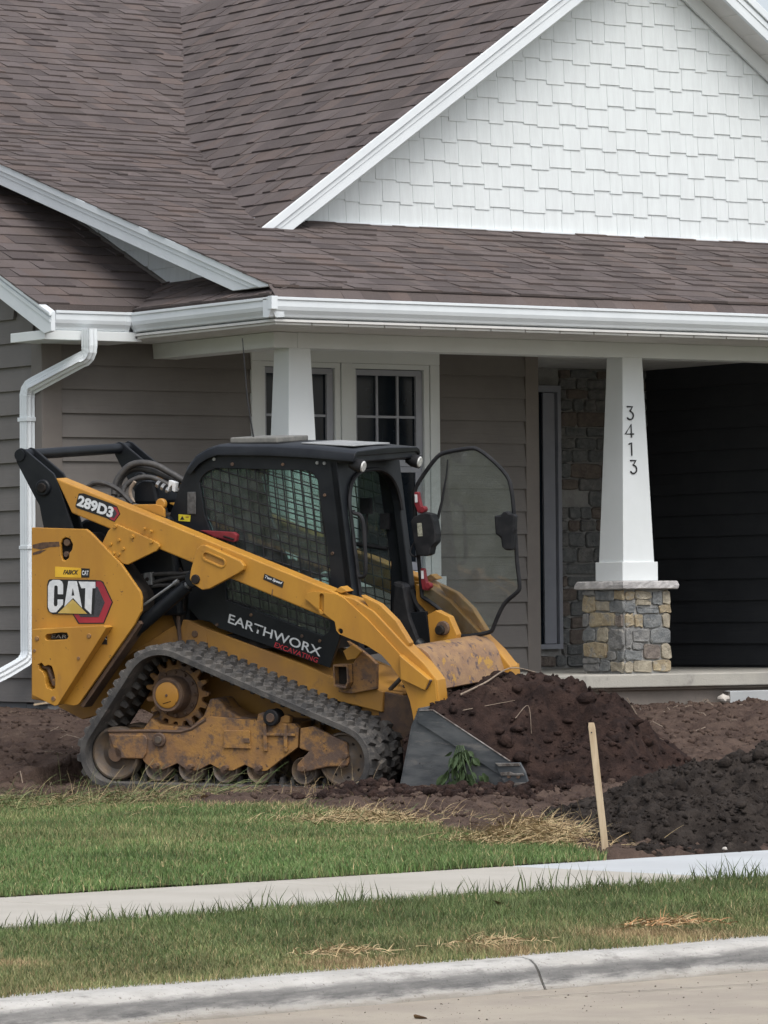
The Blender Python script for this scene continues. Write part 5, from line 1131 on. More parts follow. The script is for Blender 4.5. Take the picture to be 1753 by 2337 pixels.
# undercarriage
RI, SP, FI = S['ridler'][0], S['spro'][0], S['fidler'][0]
def hull(disks):
    pts = sorted({(round(c[0] + r * math.cos(2 * math.pi * i / 160), 5), round(c[1] + r * math.sin(2 * math.pi * i / 160), 5)) for c, r in disks for i in range(160)})
    def half(ps):
        h = []
        for p in ps:
            while len(h) > 1 and (h[-1][0] - h[-2][0]) * (p[1] - h[-2][1]) - (h[-1][1] - h[-2][1]) * (p[0] - h[-2][0]) <= 0: h.pop()
            h.append(p)
        return h
    a, c = half(pts), half(pts[::-1]); return a[:-1] + c[:-1]
hp = hull([((-.945, .160), .172), ((-.575, .530), .250), ((.640, .162), .172)])
per = []; acc = 0
for i in range(len(hp)):
    p, q = hp[i], hp[(i + 1) % len(hp)]; L_ = math.dist(p, q); per.append((acc, L_, p, q)); acc += L_
def along(s):
    s %= acc
    for (a, L_, p, q) in per:
        if a <= s <= a + L_:
            t = (s - a) / L_; d = ((q[0] - p[0]) / L_, (q[1] - p[1]) / L_); return (p[0] + (q[0] - p[0]) * t, p[1] + (q[1] - p[1]) * t), d
    return hp[0], (1, 0)
NP = 62; pitch = acc / NP
for near in (True, False):
    f = (lambda y: y) if near else (lambda y: mir(y))
    b = MB(); NS = 186
    for i in range(NS):
        p, d = along(acc * i / NS); n_ = (d[1], -d[0])       # outward (hull runs counter-clockwise)
        for (y, o) in ((.0, .004), (.0, .038), (.012, .046), (.448, .046), (.46, .038), (.46, .004), (.44, 0), (.02, 0)): b.v.append((p[0] + n_[0] * o, f(y), p[1] + n_[1] * o))
    for i in range(NS):
        a_, c_ = i * 8, ((i + 1) % NS) * 8
        for j in range(8): b.f.append((a_ + j, a_ + (j + 1) % 8, c_ + (j + 1) % 8, c_ + j)); b.c.append(None)
    trk = b.build('rubber_track', RUB, loader, smooth=True)
    tr = MB()
    def lug(s0, s1, y0, y1, o0, o1, shear=0.0, tap=.006):
        vs = []
        for (s, y, o, k) in ((s0, y0, o0, 0), (s1, y0, o0, 0), (s1 + shear, y1, o0, 0), (s0 + shear, y1, o0, 0), (s0 + tap, y0 + tap, o1, 1), (s1 - tap, y0 + tap, o1, 1), (s1 + shear - tap, y1 - tap, o1, 1), (s0 + shear + tap, y1 - tap, o1, 1)):
            p, d = along(s); n_ = (d[1], -d[0]); vs.append((p[0] + n_[0] * o, f(y), p[1] + n_[1] * o))
        tr.add(vs, FS)
    for i in range(NP):
        s = i * pitch
        for k in range(5):
            y0 = .004 + k * .0925; sh = (.024 if k % 2 else -.024); st0 = s + (.018 if k % 2 else 0.0)
            lug(st0, st0 + pitch * .56, y0, y0 + .082, .040, .066 + .006 * random.random(), shear=sh * .6, tap=.008)
    tr.build('tread_lugs', RUB, trk)['kind'] = 'stuff'
    tr = MB(); 
    for i in range(NP):
        s = i * pitch
        for (y0, y1) in ((.13, .175), (.285, .33)):
            vs = []
            for (ds, y, o) in ((-.018, y0, 0.004), (.018, y0, .004), (.018, y1, .004), (-.018, y1, .004), (-.009, y0 + .008, -.045), (.009, y0 + .008, -.045), (.009, y1 - .008, -.045), (-.009, y1 - .008, -.045)):
                p, d = along(s + ds); n_ = (d[1], -d[0]); vs.append((p[0] + n_[0] * o, f(y), p[1] + n_[1] * o))
            tr.add(vs, FS)
    tr.build('guide_lugs', RUB, trk)['kind'] = 'stuff'
    # wheels
    def wheel(name, c, prof, material, seg=32): 
        w_ = MB(); w_.ring([(f(y), r) for y, r in prof], c, seg); return w_.build(name, material, loader, smooth=True)
    for (y0) in (.07, .33):
        wheel('rear_idler', (-.945, .160), [(y0 + .0, .05), (y0 + .015, .06), (y0 + .03, .10), (y0 + .02, .125), (y0 - .002, .148), (y0, .160), (y0 + .008, .166), (y0 + .075, .166), (y0 + .075, .05)], WHEEL)
        wheel('front_idler', FI, [(y0 + .0, .055), (y0 + .01, .065), (y0 + .02, .10), (y0 + .015, .145), (y0 - .002, .152), (y0, .162), (y0 + .008, .168), (y0 + .075, .168), (y0 + .075, .05)], WHEEL)
        for k in range(5):
            c = S['roll'][k]; wheel('roller', c, [(y0 + .0, .022), (y0 + .004, .034), (y0 + .022, .040), (y0 + .026, .060), (y0 + .006, .074), (y0, .080), (y0 + .006, .084), (y0 + .075, .084), (y0 + .075, .02)], WHEEL, 28)
    for c, r in ((RI, .05), (FI, .05)): wheel('axle', c, [(.05, .03), (.05, .045), (.42, .045), (.42, .03)], BROWN, 16)
    for k in range(5): wheel('axle', S['roll'][k], [(.06, .02), (.06, .024), (.42, .024), (.42, .01)], BROWN, 12)
    for k in range(8):
        a = 2 * math.pi * k / 8 + .2
        if near: pin('idler_hole', (FI[0] + .115 * math.cos(a), FI[1] + .115 * math.sin(a)), .013, .088, .093, DARK, None, 10)
    # drive sprocket with teeth
    NT = 17; prof = []
    for i in range(NT):
        a = 2 * math.pi * i / NT
        for (da, r) in ((-.5, .176), (-.30, .178), (-.17, .214), (-.08, .222), (.08, .222), (.17, .214), (.30, .178)):
            an = a + da * 2 * math.pi / NT; prof.append((SP[0] + r * math.cos(an), SP[1] + r * math.sin(an)))
    lo, hi = sorted((f(.215), f(.25))); b = MB(); b.prism(prof, lo, hi, PL); spk = b.build('drive_sprocket', YDIRT if near else BROWN, loader, bevel=.004)
    w_ = MB(); w_.ring([(f(.216), .152), (f(.205), .150), (f(.196), .130), (f(.19), .115), (f(.10), .108), (f(.095), .100), (f(.10), .09)], SP, 32); w_.build('sprocket_drum', BROWN, spk, smooth=True)
    w_ = MB(); w_.ring([(f(.10), .105), (f(.09), .105), (f(.083), .099), (f(.086), .083), (f(.09), .082)], SP, 32); w_.build('hub_rim', BROWN, spk, smooth=True)
    w_ = MB(); w_.ring([(f(.095), .082), (f(.082), .080), (f(.078), .070), (f(.078), .001)], SP, 32); w_.build('hub_cap', YEL, spk, smooth=True)
    pin('hub_plug', (SP[0] + .0, SP[1]), .009, f(.072), f(.082), BROWN, spk, 10)
    tb('hub_mark', [(SP[0] - .025, f(.077), SP[1] - .052), (SP[0] + .03, f(.077), SP[1] - .036)], .0022, DARK, spk, 5)
    for k in range(12):
        a = 2 * math.pi * k / 12; pin('sprocket_bolt', (SP[0] + .135 * math.cos(a), SP[1] + .135 * math.sin(a)), .0115, f(.185), f(.20), BROWN, spk, 8)
    # track frame
    lo, hi = sorted((f(.06), f(.40))); b = MB(); b.prism(S['frame'], f(.065), f(.10), PL); fr_ = b.build('track_frame', YDIRT, loader, bevel=.008)
    b = MB(); b.prism([(x, z) for x, z in S['frame']], *sorted((f(.36), f(.40))), PL); b.build('frame_inner_plate', YDIRT, fr_, bevel=.006)
    b = MB(); b.prism([(-.98, .30), (-.44, .305), (-.27, .40), (.30, .37), (.33, .25), (.0, .13), (-.75, .14), (-.95, .15)], *sorted((f(.101), f(.359))), PL); b.build('frame_box', YDIRT, fr_, bevel=.01)
    b = MB(); b.prism(S['framehump'] + [(0, .30)], *sorted((f(.14), f(.34))), PL); b.build('frame_hump', BROWN if not near else YDIRT, fr_, bevel=.012)
    if near:
        plate('frame_end_plate', S['fplate'], .050, .066, YDIRT, fr_, bevel=.006)
        b = MB(); b.tube([(-.99, .07, .298), (-.70, .07, .306), (-.48, .07, .305), (-.40, .07, .325), (-.30, .07, .385)], .012, 6); b.build('frame_lip', BROWN, fr_, smooth=True)
        fc = plate('inspection_cover', S['fcover'], .052, .064, YDIRT, fr_, bevel=.004); plate('cover_latch', [(-.03, .278), (.01, .278), (.01, .248), (-.03, .248)], .046, .053, BROWN, fc)
        plate('roller_swing_arm', S['fswing'], .045, .075, YDIRT, fr_, bevel=.008)
        for p in S['fbolts']: pin('axle_bolt', p, .018, .030, .066, BROWN, fr_, 8)
        pf = pin('frame_pivot', S['fpins'][0], .045, .045, .07, BROWN, fr_); pin('pivot_cap', S['fpins'][0], .025, .035, .05, WHEEL, fr_, 10)
        pf = pin('carrier_roller', S['fpins'][1], .052, .03, .12, BLKM, fr_); pin('roller_cap', S['fpins'][1], .030, .022, .04, BROWN, fr_, 10)
        plate('carrier_bracket', [(.06, .425), (.10, .44), (.14, .40), (.20, .40), (.25, .425), (.28, .415), (.275, .375), (.05, .375)], .07, .12, YDIRT, fr_)
        for x in (.115, .255): b = MB(); b.box((x - .012, .048, .20), (x + .012, .064, .37)); b.build('frame_rib', YDIRT, fr_, bevel=.004)
        b = MB(); b.box((.09, .05, .295), (.32, .064, .312)); b.build('frame_rib', YDIRT, fr_, bevel=.004)
    tb('track_brace', [(-.80, f(.30), .28), (-.62, f(.44), .60)], .06, YDIRT)

# bucket
B0, B1 = -.03, mir(-.03)
bk = S['bucket']
b = MB(); prof = [(1.205, .478), (1.16, .374), (1.057, -.049), (1.40, -.052), (1.80, -.020), (1.94, -.006), (1.94, -.022), (1.40, -.072), (1.035, -.070), (1.14, .38), (1.188, .482)]
b.prism(prof, B0 + .012, B1 - .012, PL); bucket = b.build('bucket', STEEL, loader, bevel=.003)
for (y0, y1, yo) in ((B0, B0 + .012, -1), (B1 - .012, B1, 1)):
    b = MB(); b.prism(bk, y0, y1, PL); b.build('side_plate', STEEL, bucket, bevel=.003)
    lo, hi = sorted((y0 if yo < 0 else y1, (y0 if yo < 0 else y1) + yo * .014)); b = MB(); b.prism(S['bstrip'], lo, hi, PL); b.build('reinforcing_strip', STEEL, bucket, bevel=.002)
    lo, hi = sorted(((y0 if yo < 0 else y1) + yo * .0145, (y0 if yo < 0 else y1) + yo * .034)); b = MB(); b.prism(S['bcutter'], lo, hi, PL); ct = b.build('side_cutter', STEEL, bucket, bevel=.004)
    if yo < 0:
        for q in ([(1.712, .178), (1.868, .180), (1.874, .164), (1.735, .158)], [(1.745, .122), (1.81, .128), (1.835, .118), (1.893, .122), (1.90, .108), (1.75, .104)], [(1.782, .060), (1.925, .068), (1.928, .052), (1.79, .044)]):
            b = MB(); b.prism(q, -.073, -.063, PL); b.build('wear_face', WORN, ct, bevel=.003)
        for p in ((1.80, .10), (1.86, .10)): pin('cutter_bolt', p, .014, -.07, -.06, BROWN, ct, 8)
b = MB(); b.box((1.90, B0, -.024), (1.97, B1, -.004)); b.build('cutting_edge', WORN, bucket, bevel=.002)
b = MB(); b.tube([(1.202, B0, .480), (1.202, B1, .480)], .012, 8); b.build('bucket_rim', STEEL, bucket, smooth=True)
b = MB(); b.tube([(1.212, B0 - .016, .478), (1.301, B0 - .016, .482), (1.80, B0 - .016, .188)], .0045, 6); b.build('worn_edge', WORN, bucket, smooth=True)

# decals and lettering
def decal(name, poly, y, material, parent=None, holes=(), t=.0012): return plate(name, poly, y - t, y, material, parent, holes, bevel=0)
def lettering(name, text, bl, br, tl, y, material, parent, offset=0.0, shear=0.0, spacing=1.0):
    cu = bpy.data.curves.new('txt', 'FONT'); cu.body = text; cu.offset = offset; cu.shear = shear; cu.space_character = spacing; cu.resolution_u = 4
    o = bpy.data.objects.new('txt', cu); COL.objects.link(o); dg = bpy.context.evaluated_depsgraph_get()
    me = bpy.data.meshes.new_from_object(o.evaluated_get(dg)); bpy.data.objects.remove(o, do_unlink=True)
    co = np.array([v.co[:] for v in me.vertices]); mn = co.min(0); sz = np.maximum(co.max(0) - mn, 1e-6); q = (co - mn) / sz
    for v, (a, c, _) in zip(me.vertices, q):
        v.co = (bl[0] + (br[0] - bl[0]) * a + (tl[0] - bl[0]) * c, y, bl[1] + (br[1] - bl[1]) * a + (tl[1] - bl[1]) * c)
    me.materials.clear(); return link(name, me, material, parent)
dl = decal('logo_decal', S['cat_hexo'], .0992, KVIN, tw_n); decal('logo_hexagon', S['cat_red'], .0978, REDV, dl); decal('logo_hexagon', S['cat_in'], .0964, GVIN, dl); decal('logo_ground', S['cat_bg'], .0950, KVIN, dl)
decal('logo_letter', S['cat_C'], .0936, WVIN, dl); decal('logo_letter', S['cat_A'], .0936, WVIN, dl, [S['cat_Ah']]); decal('logo_letter', S['cat_T'], .0936, WVIN, dl); decal('logo_triangle', S['cat_tri'], .0930, GOLD, dl)
fd = decal('dealer_decal', S['fab_y'], .0992, YVIN, tw_n); decal('dealer_patch', S['fab_k'], .0992, KVIN, fd); lettering('dealer_lettering', 'FABICK', *S['fab_t'], .0976, KVIN, fd, .045, .2); lettering('dealer_lettering', 'CAT', *S['fab_c'], .0976, WVIN, fd, .03)
arm_n = [o for o in loader.children if o.name.startswith('loader_arm')][0]
nd = decal('model_decal', S['numbg'], .1392, KVIN, arm_n); decal('model_hexagon', S['numhex'], .1378, REDV, nd); decal('model_hexagon', [(x * .6 + .4 * -.948 - .004, z * .6 + .4 * 1.647) for x, z in S['numhex']], .1364, GVIN, nd); lettering('model_lettering', '289D3', *S['num'], .1350, WVIN, nd, .045)
td = decal('speed_decal', S['twobg'], .1392, KVIN, arm_n); lettering('speed_lettering', 'Two Speed', *S['twot'], .1376, WVIN, td, .03, .25)
lettering('company_lettering', 'EARTHWORX', *S['ew'], .3985, WVIN, cab_n, .012); lettering('company_lettering', 'EXCAVATING', *S['ex'], .3985, REDT, cab_n, .008, .1)
gd = decal('company_decal', [S['ewguard'][0], S['ewguard'][1], (-1.0, .91), S['ewguard'][2]], .0992, KVIN, tw_n); lettering('company_lettering', 'EARTHWORX', *S['ewgt'], .0976, WVIN, gd)
tb('scratch', [(.145, .1385, 1.185), (.137, .1385, 1.14)], .003, BROWN, arm_n, 5)

# ------------------------------------------------------------------ earth piles and small things
def L2W(x, y, z): return LM @ Vector((x, y, z))
def heap(name, us_, vs_, hf, tow, material, label, nclod, cr, croot):
    U_, V_ = np.meshgrid(us_, vs_, indexing='ij'); X, Y, Z = tow(U_, V_, hf(U_, V_))
    idx = np.arange(U_.size).reshape(U_.shape); F = np.stack([idx[:-1, :-1], idx[1:, :-1], idx[1:, 1:], idx[:-1, 1:]], -1).reshape(-1, 4)
    P = np.stack([X, Y, Z], -1).reshape(-1, 3); base = P.mean(0); base[2] = 0.15
    me = arrays_mesh(name, P - base, F); o = link(name, me, material, loc=base, label=label, cat='earth pile'); me.polygons.foreach_set('use_smooth', [True] * len(me.polygons))
    k = RNG.integers(0, len(P), nclod); ok = croot(P[k]); k = k[ok]
    r = cr(len(k)); clods('clods', P[k] + np.c_[(RNG.random((len(k), 2)) - .5) * .02, r * .25], r, material, o, off=base, kind='stuff')
    return o, (U_, V_, P)
# heap carried and pushed by the bucket (loader frame)
RXs = [.95, 1.04, 1.19, 1.455, 1.75, 1.98, 2.13, 2.24, 2.31, 2.43, 2.62, 3.0]; RHs = [.42, .455, .50, .575, .60, .60, .545, .42, .34, .16, -.02, -.15]
def h1(x, y):
    R_ = np.interp(x, RXs, RHs); Ed = np.interp(x, [1.1, 1.29, 1.79, 1.93, 2.1, 2.6], [.43, .44, .165, .0, -.02, -.12])
    a = Ed + np.clip(y, -1, 9) * 0.75; c = Ed + (1.32 - y) * .90 + .08; R_ = R_ * (1 - .22 * np.clip(y - .9, 0, 1))
    k = 0.05
    m1 = -k * np.log(np.exp(-R_ / k) + np.exp(-a / k) + np.exp(-c / k))
    inb = (x < 2.0) & ((y < .0) | (y > 1.68)); m1 = np.where(inb, -.45, m1)
    m1 = np.where(x < 1.20, np.minimum(m1, .40 + (x - 1.20) * 1.0), m1)
    fall = 0.10 * np.exp(-((x - 2.35) ** 2 / .12 + (y - .0) ** 2 / .25))
    wx, wy = x + 15, y + 24
    ax_, ay_ = wx + .22 * fbm(wx, wy, 2.6, 3), wy + .22 * fbm(wx + 4, wy, 2.6, 3)
    cr_ = np.clip((x - 1.2) * 4, .15, 1)
    return m1 + fall + cr_ * (.06 * np.tanh(5 * fbm(ax_, ay_, 2.4, 3)) + .11 * (lumps(ax_, ay_, 3.6) - .55) + .075 * (lumps(ax_ + 2, ay_, 8.0) - .5) * (.4 + vn(wx * 1.7, wy * 1.7))) + .050 * (lumps(wx, wy + 3, 15.) - .5) * vn(wx * 3, wy * 3 + 9) + .018 * (lumps(wx, wy, 31.) - .5) + .012 * fbm(wx, wy, 60, 2)
def tow1(x, y, h):
    z = h
    return LO.x + LX_.x * x + LY_.x * y + LZ_.x * z, LO.y + LX_.y * x + LY_.y * y + LZ_.y * z, LO.z + LX_.z * x + LY_.z * y + LZ_.z * z
p1, d1 = heap('earth_pile', np.arange(1.07, 3.0, .0125), np.arange(-.75, 2.3, .0125), h1, tow1, PILE1, 'tall red-brown earth pile heaped in and beyond the loader bucket', 4200,
              lambda n: .003 + .013 * RNG.random(n) ** 2.5, lambda P: RNG.random(len(P)) < .25 + .9 * vn(P[:, 0] * 3, P[:, 1] * 3))
k_ = RNG.integers(0, len(d1[2]), 420); q_ = d1[2][k_]; q_ = q_[vn(q_[:, 0] * 2.5, q_[:, 1] * 2.5) > .5]; r_ = .010 + .035 * RNG.random(len(q_)) ** 2
clods('large_clods', q_ + np.c_[np.zeros((len(q_), 2)), r_ * .2], r_, PILE1, p1, off=np.array(p1.location), ico=ICO2, rough=.24, kind='stuff')
# dark topsoil heap behind the pavement (street frame)
def h2(t, w):
    rt = np.interp(t - .8 * (w - 15.5), [15.15, 15.35, 15.68, 15.92, 16.29, 16.77, 17.5, 18.5, 19.2], [-.04, .04, .16, .23, .28, .36, .43, .38, 0])
    sw_ = np.interp(w, [14.40, 14.50, 14.9, 15.5, 16.1, 17.0, 17.8], [-.12, .10, .42, .95, 1.0, .55, -.05]); t = t - .22 * (15.5 - w) * 0
    return .14 + rt * sw_ - .045 + .10 * fbm(t, w, 1.8, 3) * np.clip(rt * 5, 0, 1) + (.09 * (lumps(t, w, 4.0) - .5) + .070 * (lumps(t + 7, w, 9.) - .5) + .035 * (lumps(t, w + 2, 20.) - .5)) * np.clip(rt * 6, 0, 1) - np.where(w < 14.42, .1, 0)
def tow2(t, w, h): return SX * t - SY * w, SY * t + SX * w, h
p2, d2 = heap('earth_pile', np.arange(14.6, 19.2, .014), np.arange(14.41, 17.8, .014), h2, tow2, PILE2, 'low pile of dark crumbly topsoil behind the pavement at the right', 26000,
              lambda n: .003 + .013 * RNG.random(n) ** 2.6 + .035 * RNG.random(n) * (RNG.random(n) > .965), lambda P: P[:, 2] > .16)
# loose clods between bucket and lawn
n = 1500; lx = 1.0 + 1.5 * RNG.random(n); lyy = -.32 - 1.1 * RNG.random(n) ** 1.2
X, Y, Z = tow1(lx, lyy, 0); k = lawn_edge(X, Y) < .05; X, Y = X[k], Y[k]; r = .006 + .030 * RNG.random(len(X)) ** 2.6
clods('bucket_side_clods', np.c_[X, Y, soil_z(X, Y) + r * .4], r, PILE1, ico=ICO2, label='broken clods of earth lying beside the bucket', cat='soil', kind='stuff')

# survey stake
base = Vector((12.282, 16.461, .12)); top_ = Vector((12.214, 16.475, .748))
b = MB(); d = (top_ - base); ax = Vector((math.cos(-.59), math.sin(-.59), 0)); ay = Vector((-ax.y, ax.x, 0)); L_ = d.length
for (t, k) in ((0, 1), (.97, 1), (1.0, .8)):
    for (sx, sy) in ((-1, -1), (1, -1), (1, 1), (-1, 1)): b.v.append(d * t + ax * sx * .0155 * k + ay * sy * .010 * k)
b.f = [(0, 1, 5, 4), (1, 2, 6, 5), (2, 3, 7, 6), (3, 0, 4, 7), (4, 5, 9, 8), (5, 6, 10, 9), (6, 7, 11, 10), (7, 4, 8, 11), (8, 9, 10, 11), (0, 3, 2, 1)]; b.c = [None] * 10
stake = b.build('wooden_stake', WOOD, bevel=.002, loc=base, label='pale wooden survey stake leaning beside the pavement', cat='stake')
b = MB(); b.tube([d * .93 - ay * .008 - ax * .004, d * .93 - ay * .0125 - ax * .004], .0035, 8); b.build('nail', KVIN, stake)

# weeds dropped on the bucket side
wr = L2W(1.50, -.075, .17)
weed = empty('weed_clump', wr, 'wilted green leafy weed hanging on the bucket side plate', 'weed')
def leafmesh(l, w):
    vs = []; fs = []; n = 5
    for i in range(n + 1):
        t = i / n; hw = w * math.sin(math.pi * min(.97, max(.04, t)) ** .8) * .5; zz = -.25 * l * t * t
        vs += [(t * l, -hw, zz + .15 * hw), (t * l, 0, zz - .05 * hw), (t * l, hw, zz + .15 * hw)]
    for i in range(n): a = 3 * i; fs += [(a, a + 1, a + 4, a + 3), (a + 1, a + 2, a + 5, a + 4)]
    m_ = MB(); m_.add(vs, fs); me = m_.mesh('leaf'); me.materials.append(LEAF); return me
LV = [leafmesh(.085, .05), leafmesh(.065, .04), leafmesh(.10, .055), leafmesh(.05, .03)]
for i in range(64):
    t = random.random(); a = (random.random() - .5) * 2
    q = Vector((.01 + a * .05 + t * a * .12, -.008 - .025 * random.random(), .10 - t * .22))
    q = LM.to_3x3() @ q
    R_ = LM.to_3x3().to_4x4() @ Matrix.Rotation((random.random() - .5) * 1.0, 4, 'Y') @ Matrix.Rotation(math.radians(62 + random.random() * 56), 4, 'Y') @ Matrix.Rotation((random.random() - .5) * 2.6, 4, 'X') @ Matrix.Rotation(a * .7, 4, 'Z')
    link('leaf', random.choice(LV), None, weed, M=Matrix.Translation(q) @ R_)
for i in range(5):
    a = -.06 + .03 * i; pts = [LM.to_3x3() @ Vector(p) for p in ((.0 + a * .3, -.02, .11), (a * .8, -.035, .02), (a * 1.6, -.03, -.10))]
    b = MB(); b.tube(pts, .004, 6); b.build('stem', LEAF, weed)

# dry grass clumps: bent straw blades
def straw_clump(name, label, c, sx, sy, n, lmin, lmax, pal, lift, group=None, up=.35, green=0.0):
    X = c[0] + RNG.normal(0, sx, n); Y = c[1] + RNG.normal(0, sy, n); Z = np.maximum(G(X, Y), .14) + lift * np.exp(-(((X - c[0]) / (1.6 * sx)) ** 2 + ((Y - c[1]) / (1.6 * sy)) ** 2)) * RNG.random(n)
    L_ = lmin + (lmax - lmin) * RNG.random(n) ** 1.6; az = RNG.random(n) * 6.283; el = np.abs(RNG.normal(up, .35, n)); dr = RNG.random(n) * 1.5
    V = []; m_ = 5; w = .0022 + .0016 * RNG.random(n)
    P = np.empty((n, m_ + 1, 2, 3)); x, y, z = X.copy(), Y.copy(), Z.copy()
    for i in range(m_ + 1):
        ww = w * (1 - .8 * i / m_)
        P[:, i, 0] = np.c_[x, y, z]; P[:, i, 1] = np.c_[x - np.sin(az) * ww, y + np.cos(az) * ww, z + ww * .9]
        st_ = L_ / m_; e_ = el - dr * i / m_; x = x + np.cos(az) * np.cos(e_) * st_; y = y + np.sin(az) * np.cos(e_) * st_; z = np.maximum(z + np.sin(e_) * st_, .12); az = az + RNG.normal(0, .18, n)
    k = (m_ + 1) * 2; bs = (np.arange(n) * k)[:, None, None]; q = np.array([[2 * i, 2 * i + 1, 2 * i + 3, 2 * i + 2] for i in range(m_)])[None]
    col = pick(pal, n); gsel = RNG.random(n) < green; col[gsel] = pick(GREEN, int(gsel.sum()))
    base = np.array([c[0], c[1], float(G(c[0], c[1]))])
    me = arrays_mesh(name, P.reshape(-1, 3) - base, (q + bs).reshape(-1, 4), np.repeat(col, k, 0))
    return link(name, me, GRASS, loc=base, label=label, cat='dry grass', group=group)
G_ = 'dry grass clumps at the lawn edge'
straw_clump('dry_grass_clump', 'thick straw-coloured grass clump just left of the wooden stake', (12.70, 17.55), .15, .24, 2600, .05, .19, STRAW, .12, G_, green=.05)
straw_clump('dry_grass_clump', 'tousled straw grass clump below the bucket heel', (13.30, 19.85), .26, .28, 2600, .05, .16, STRAW, .06, G_, green=.12)
straw_clump('dry_grass_clump', 'sparse straw and green tufts below the track centre', (13.85, 21.7), .40, .35, 1000, .04, .13, STRAW, .015, G_, green=.4)
straw_clump('tall_grass_clump', 'tall bent green and straw stems before the rear of the track', (13.85, 23.1), .36, .20, 1200, .06, .32, np.r_[STRAW * .8, OLIVE], .05, G_, up=.5, green=.40)
straw_clump('tall_grass_clump', 'ragged dark green grass fringe at the far left of the lawn', (13.15, 23.80), .50, .20, 1300, .06, .20, np.r_[STRAW * .7, OLIVE], .04, G_, up=.5, green=.55)
straw_clump('tall_grass_clump', 'thin wiry dead stalks beside the front of the track', (14.85, 22.6), .14, .12, 46, .10, .30, STRAW * .7, .02, G_, up=.9, green=.1)
straw_clump('dry_tuft', 'tan dead tuft on the kerb at the right, near the frame edge', st(11.62, 11.22, 0), .10, .05, 260, .03, .09, np.r_[STRAW, STRAW * np.array([[1.1, .8, .7]])], .02, 'dead tufts along the kerb')
straw_clump('dry_tuft', 'tan dead tuft on the kerb left of the kerb joint', st(10.62, 11.08, 0), .10, .04, 160, .03, .08, STRAW, .015, 'dead tufts along the kerb')
straw_clump('dry_tuft', 'larger tan dead tuft on the kerb below the pavement centre', st(9.98, 11.10, 0), .09, .05, 200, .03, .08, STRAW, .02, 'dead tufts along the kerb')

# roots and twigs in the earth
def twig(label, pts, r, name='root'):
    P = [Vector(p) for p in pts]; b = MB(); sp = smooth_path([p - P[0] for p in P]); b.tube(sp, [r * (1 - .6 * i / len(sp)) for i in range(len(sp))], 6); return b.build(name, TWIG, loc=P[0], smooth=True, label=label, cat='root', group='roots sticking out of the soil')
def hp1(x, y): return L2W(x, y, float(h1(np.array(x), np.array(y))) + .022)
twig('long pale root across the top of the red-brown pile', [hp1(1.36, .22), hp1(1.46, .36), hp1(1.54, .55) + Vector((0, 0, .02)), hp1(1.62, .75) + Vector((0, 0, .01))], .0065)
# 
twig('thin bent root below the long root on the pile', [hp1(1.42, .12), hp1(1.55, .25), hp1(1.66, .35)], .003)
twig('short hooked root on the pile crest right of its top', [hp1(1.92, .75), hp1(1.98, .85) + Vector((0, 0, .015)), hp1(2.08, .9), hp1(2.13, 1.0)], .004)
twig('looping root low on the front of the pile', [hp1(1.72, .22), hp1(1.76, .32) + Vector((0, 0, .03)), hp1(1.80, .27)], .0025)
twig('straight root on the right shoulder of the pile', [hp1(2.2, .8), hp1(2.28, .9), hp1(2.33, 1.05)], .004)
def sz(X, Y, dz=.012): return Vector((X, Y, float(soil_z(np.array(X), np.array(Y))) + dz))
random.seed(21)
for (lab, y0, y1, u0, u1, n_) in (('broken straw stalks strewn on the bare soil left of the loader', 25.2, 28.5, -2.9, -1.9, 22), ('broken straw stalks strewn on the bare soil right of the bucket', 24.5, 28.0, 1.7, 3.1, 26)):
    b = MB(); p00 = None
    for i in range(n_):
        Y = y0 + random.random() * (y1 - y0); X = .6745 * Y + u0 + random.random() * (u1 - u0)
        a = random.random() * 6.28; l = .05 + .12 * random.random(); d = Vector((math.cos(a), math.sin(a), 0)) * l
        p0 = sz(X, Y); p00 = p00 or p0
        b.tube([p0 - p00, sz(X + d.x * .5, Y + d.y * .5, .02 + .03 * random.random()) - p00, sz(X + d.x, Y + d.y) - p00], [.0035, .003, .002], 5)
    b.build('straw_litter', TWIG, loc=p00, label=lab, cat='straw', kind='stuff')
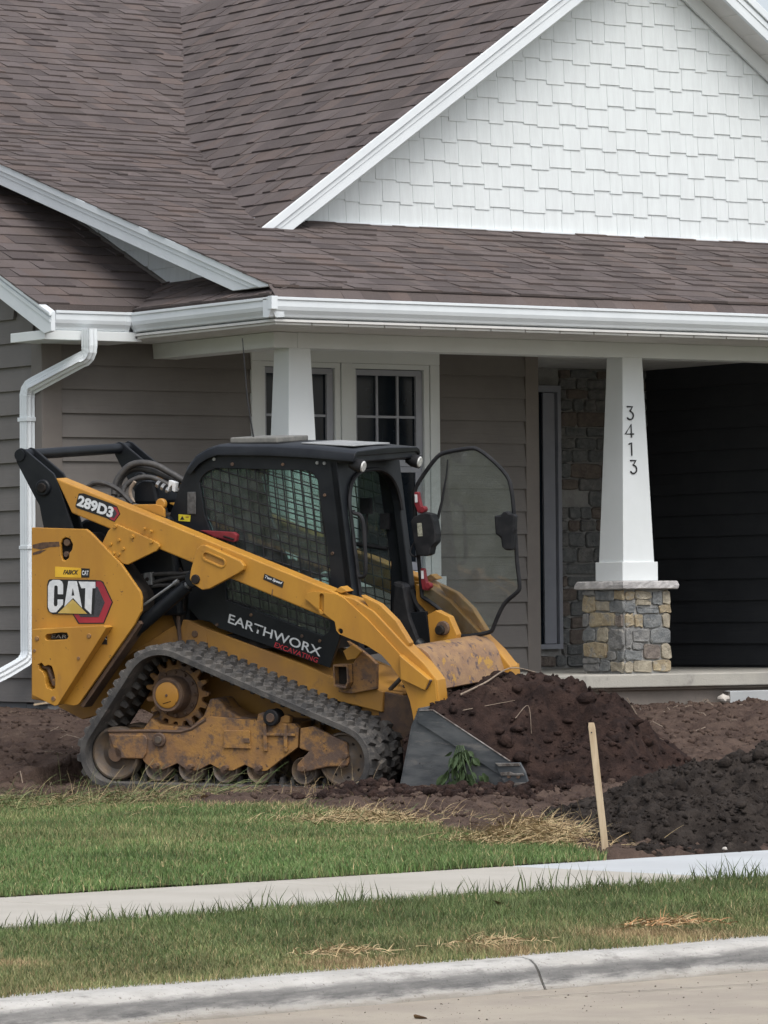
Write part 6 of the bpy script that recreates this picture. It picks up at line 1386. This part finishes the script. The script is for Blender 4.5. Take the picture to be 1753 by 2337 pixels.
def rock(label, p, r, material=ROCK, name='stone', grp=None):
    bm = bmesh.new(); bmesh.ops.create_icosphere(bm, subdivisions=2, radius=r)
    for v in bm.verts: v.co *= 1 + (random.random() - .5) * .35; v.co.z *= .75
    me = bpy.data.meshes.new(name); bm.to_mesh(me); bm.free(); return link(name, me, material, loc=p, label=label, cat='stone', group=grp)
rock('white angular stone lying against the porch foundation', sz(21.02, 26.72, .05), .045)
rock('pale stone at the foot of the dark pile by the pavement', Vector((13.02, 16.55, .155)), .012)
rock('pale stone on the soil right of the pile', sz(19.4, 26.2, .02), .03); rock('small pale stone on the soil by the frame edge', sz(20.0, 26.4, .02), .026)

# concrete step by the porch
b = MB(); b.box((0, 0, -.25), (4.2, .07, .085)); cs = b.build('concrete_step', mat('pale_step_concrete', (.40, .42, .425), .85, col2=(.36, .375, .38), nscale=3, bump=.15, bscale=60), bevel=.006, loc=(21.25, 26.93, .552), label='pale grey concrete step in front of the porch at the right', cat='step')
b = MB(); b.box((-.022, -.004, -.2), (-.002, .06, .082)); b.build('expansion_strip', TAR, cs)
b = MB(); b.box((0, 0, 0), (.17, .02, .012), Matrix.Rotation(-.5, 4, 'Z') @ Matrix.Rotation(-.15, 4, 'Y')); b.build('wood_offcut', WOOD, loc=(16.38, 28.8, .60), label='short split wood offcut lying by the left foundation', cat='offcut')
# dry leaves
def dleaf(label, p, s, rz):
    me = leafmesh(s, s * .75).copy(); me.materials.clear(); o = link('dry_leaf', me, DRYLEAF, loc=p, label=label, cat='leaf', group='fallen leaves'); o.rotation_euler = (.3, .2, rz); return o
dleaf('tan fallen leaf on the verge grass near its middle', Vector(st(11.95, 12.45, .165)), .055, .5); dleaf('pale fallen leaf on the road in front of the kerb', Vector(st(9.62, 10.35, .010)), .06, 1.1)
dleaf('brown fallen leaf on the lawn under the tall grass', Vector((14.0, 22.6, .20)), .06, 2.0); dleaf('reddish fallen leaf on the lawn left of the straw clump', Vector((13.3, 20.3, .19)), .05, .3)
# road grit
n = 900; w = 9.0 + 1.8 * RNG.random(n) ** .7; t = 8.0 + 5.0 * RNG.random(n); r = .001 + .0032 * RNG.random(n) ** 5
clods('road_grit', np.c_[SX * t - SY * w, SY * t + SX * w, r * .5], r, GRAVEL, label='fine dark grit scattered on the concrete road', cat='grit', kind='stuff')
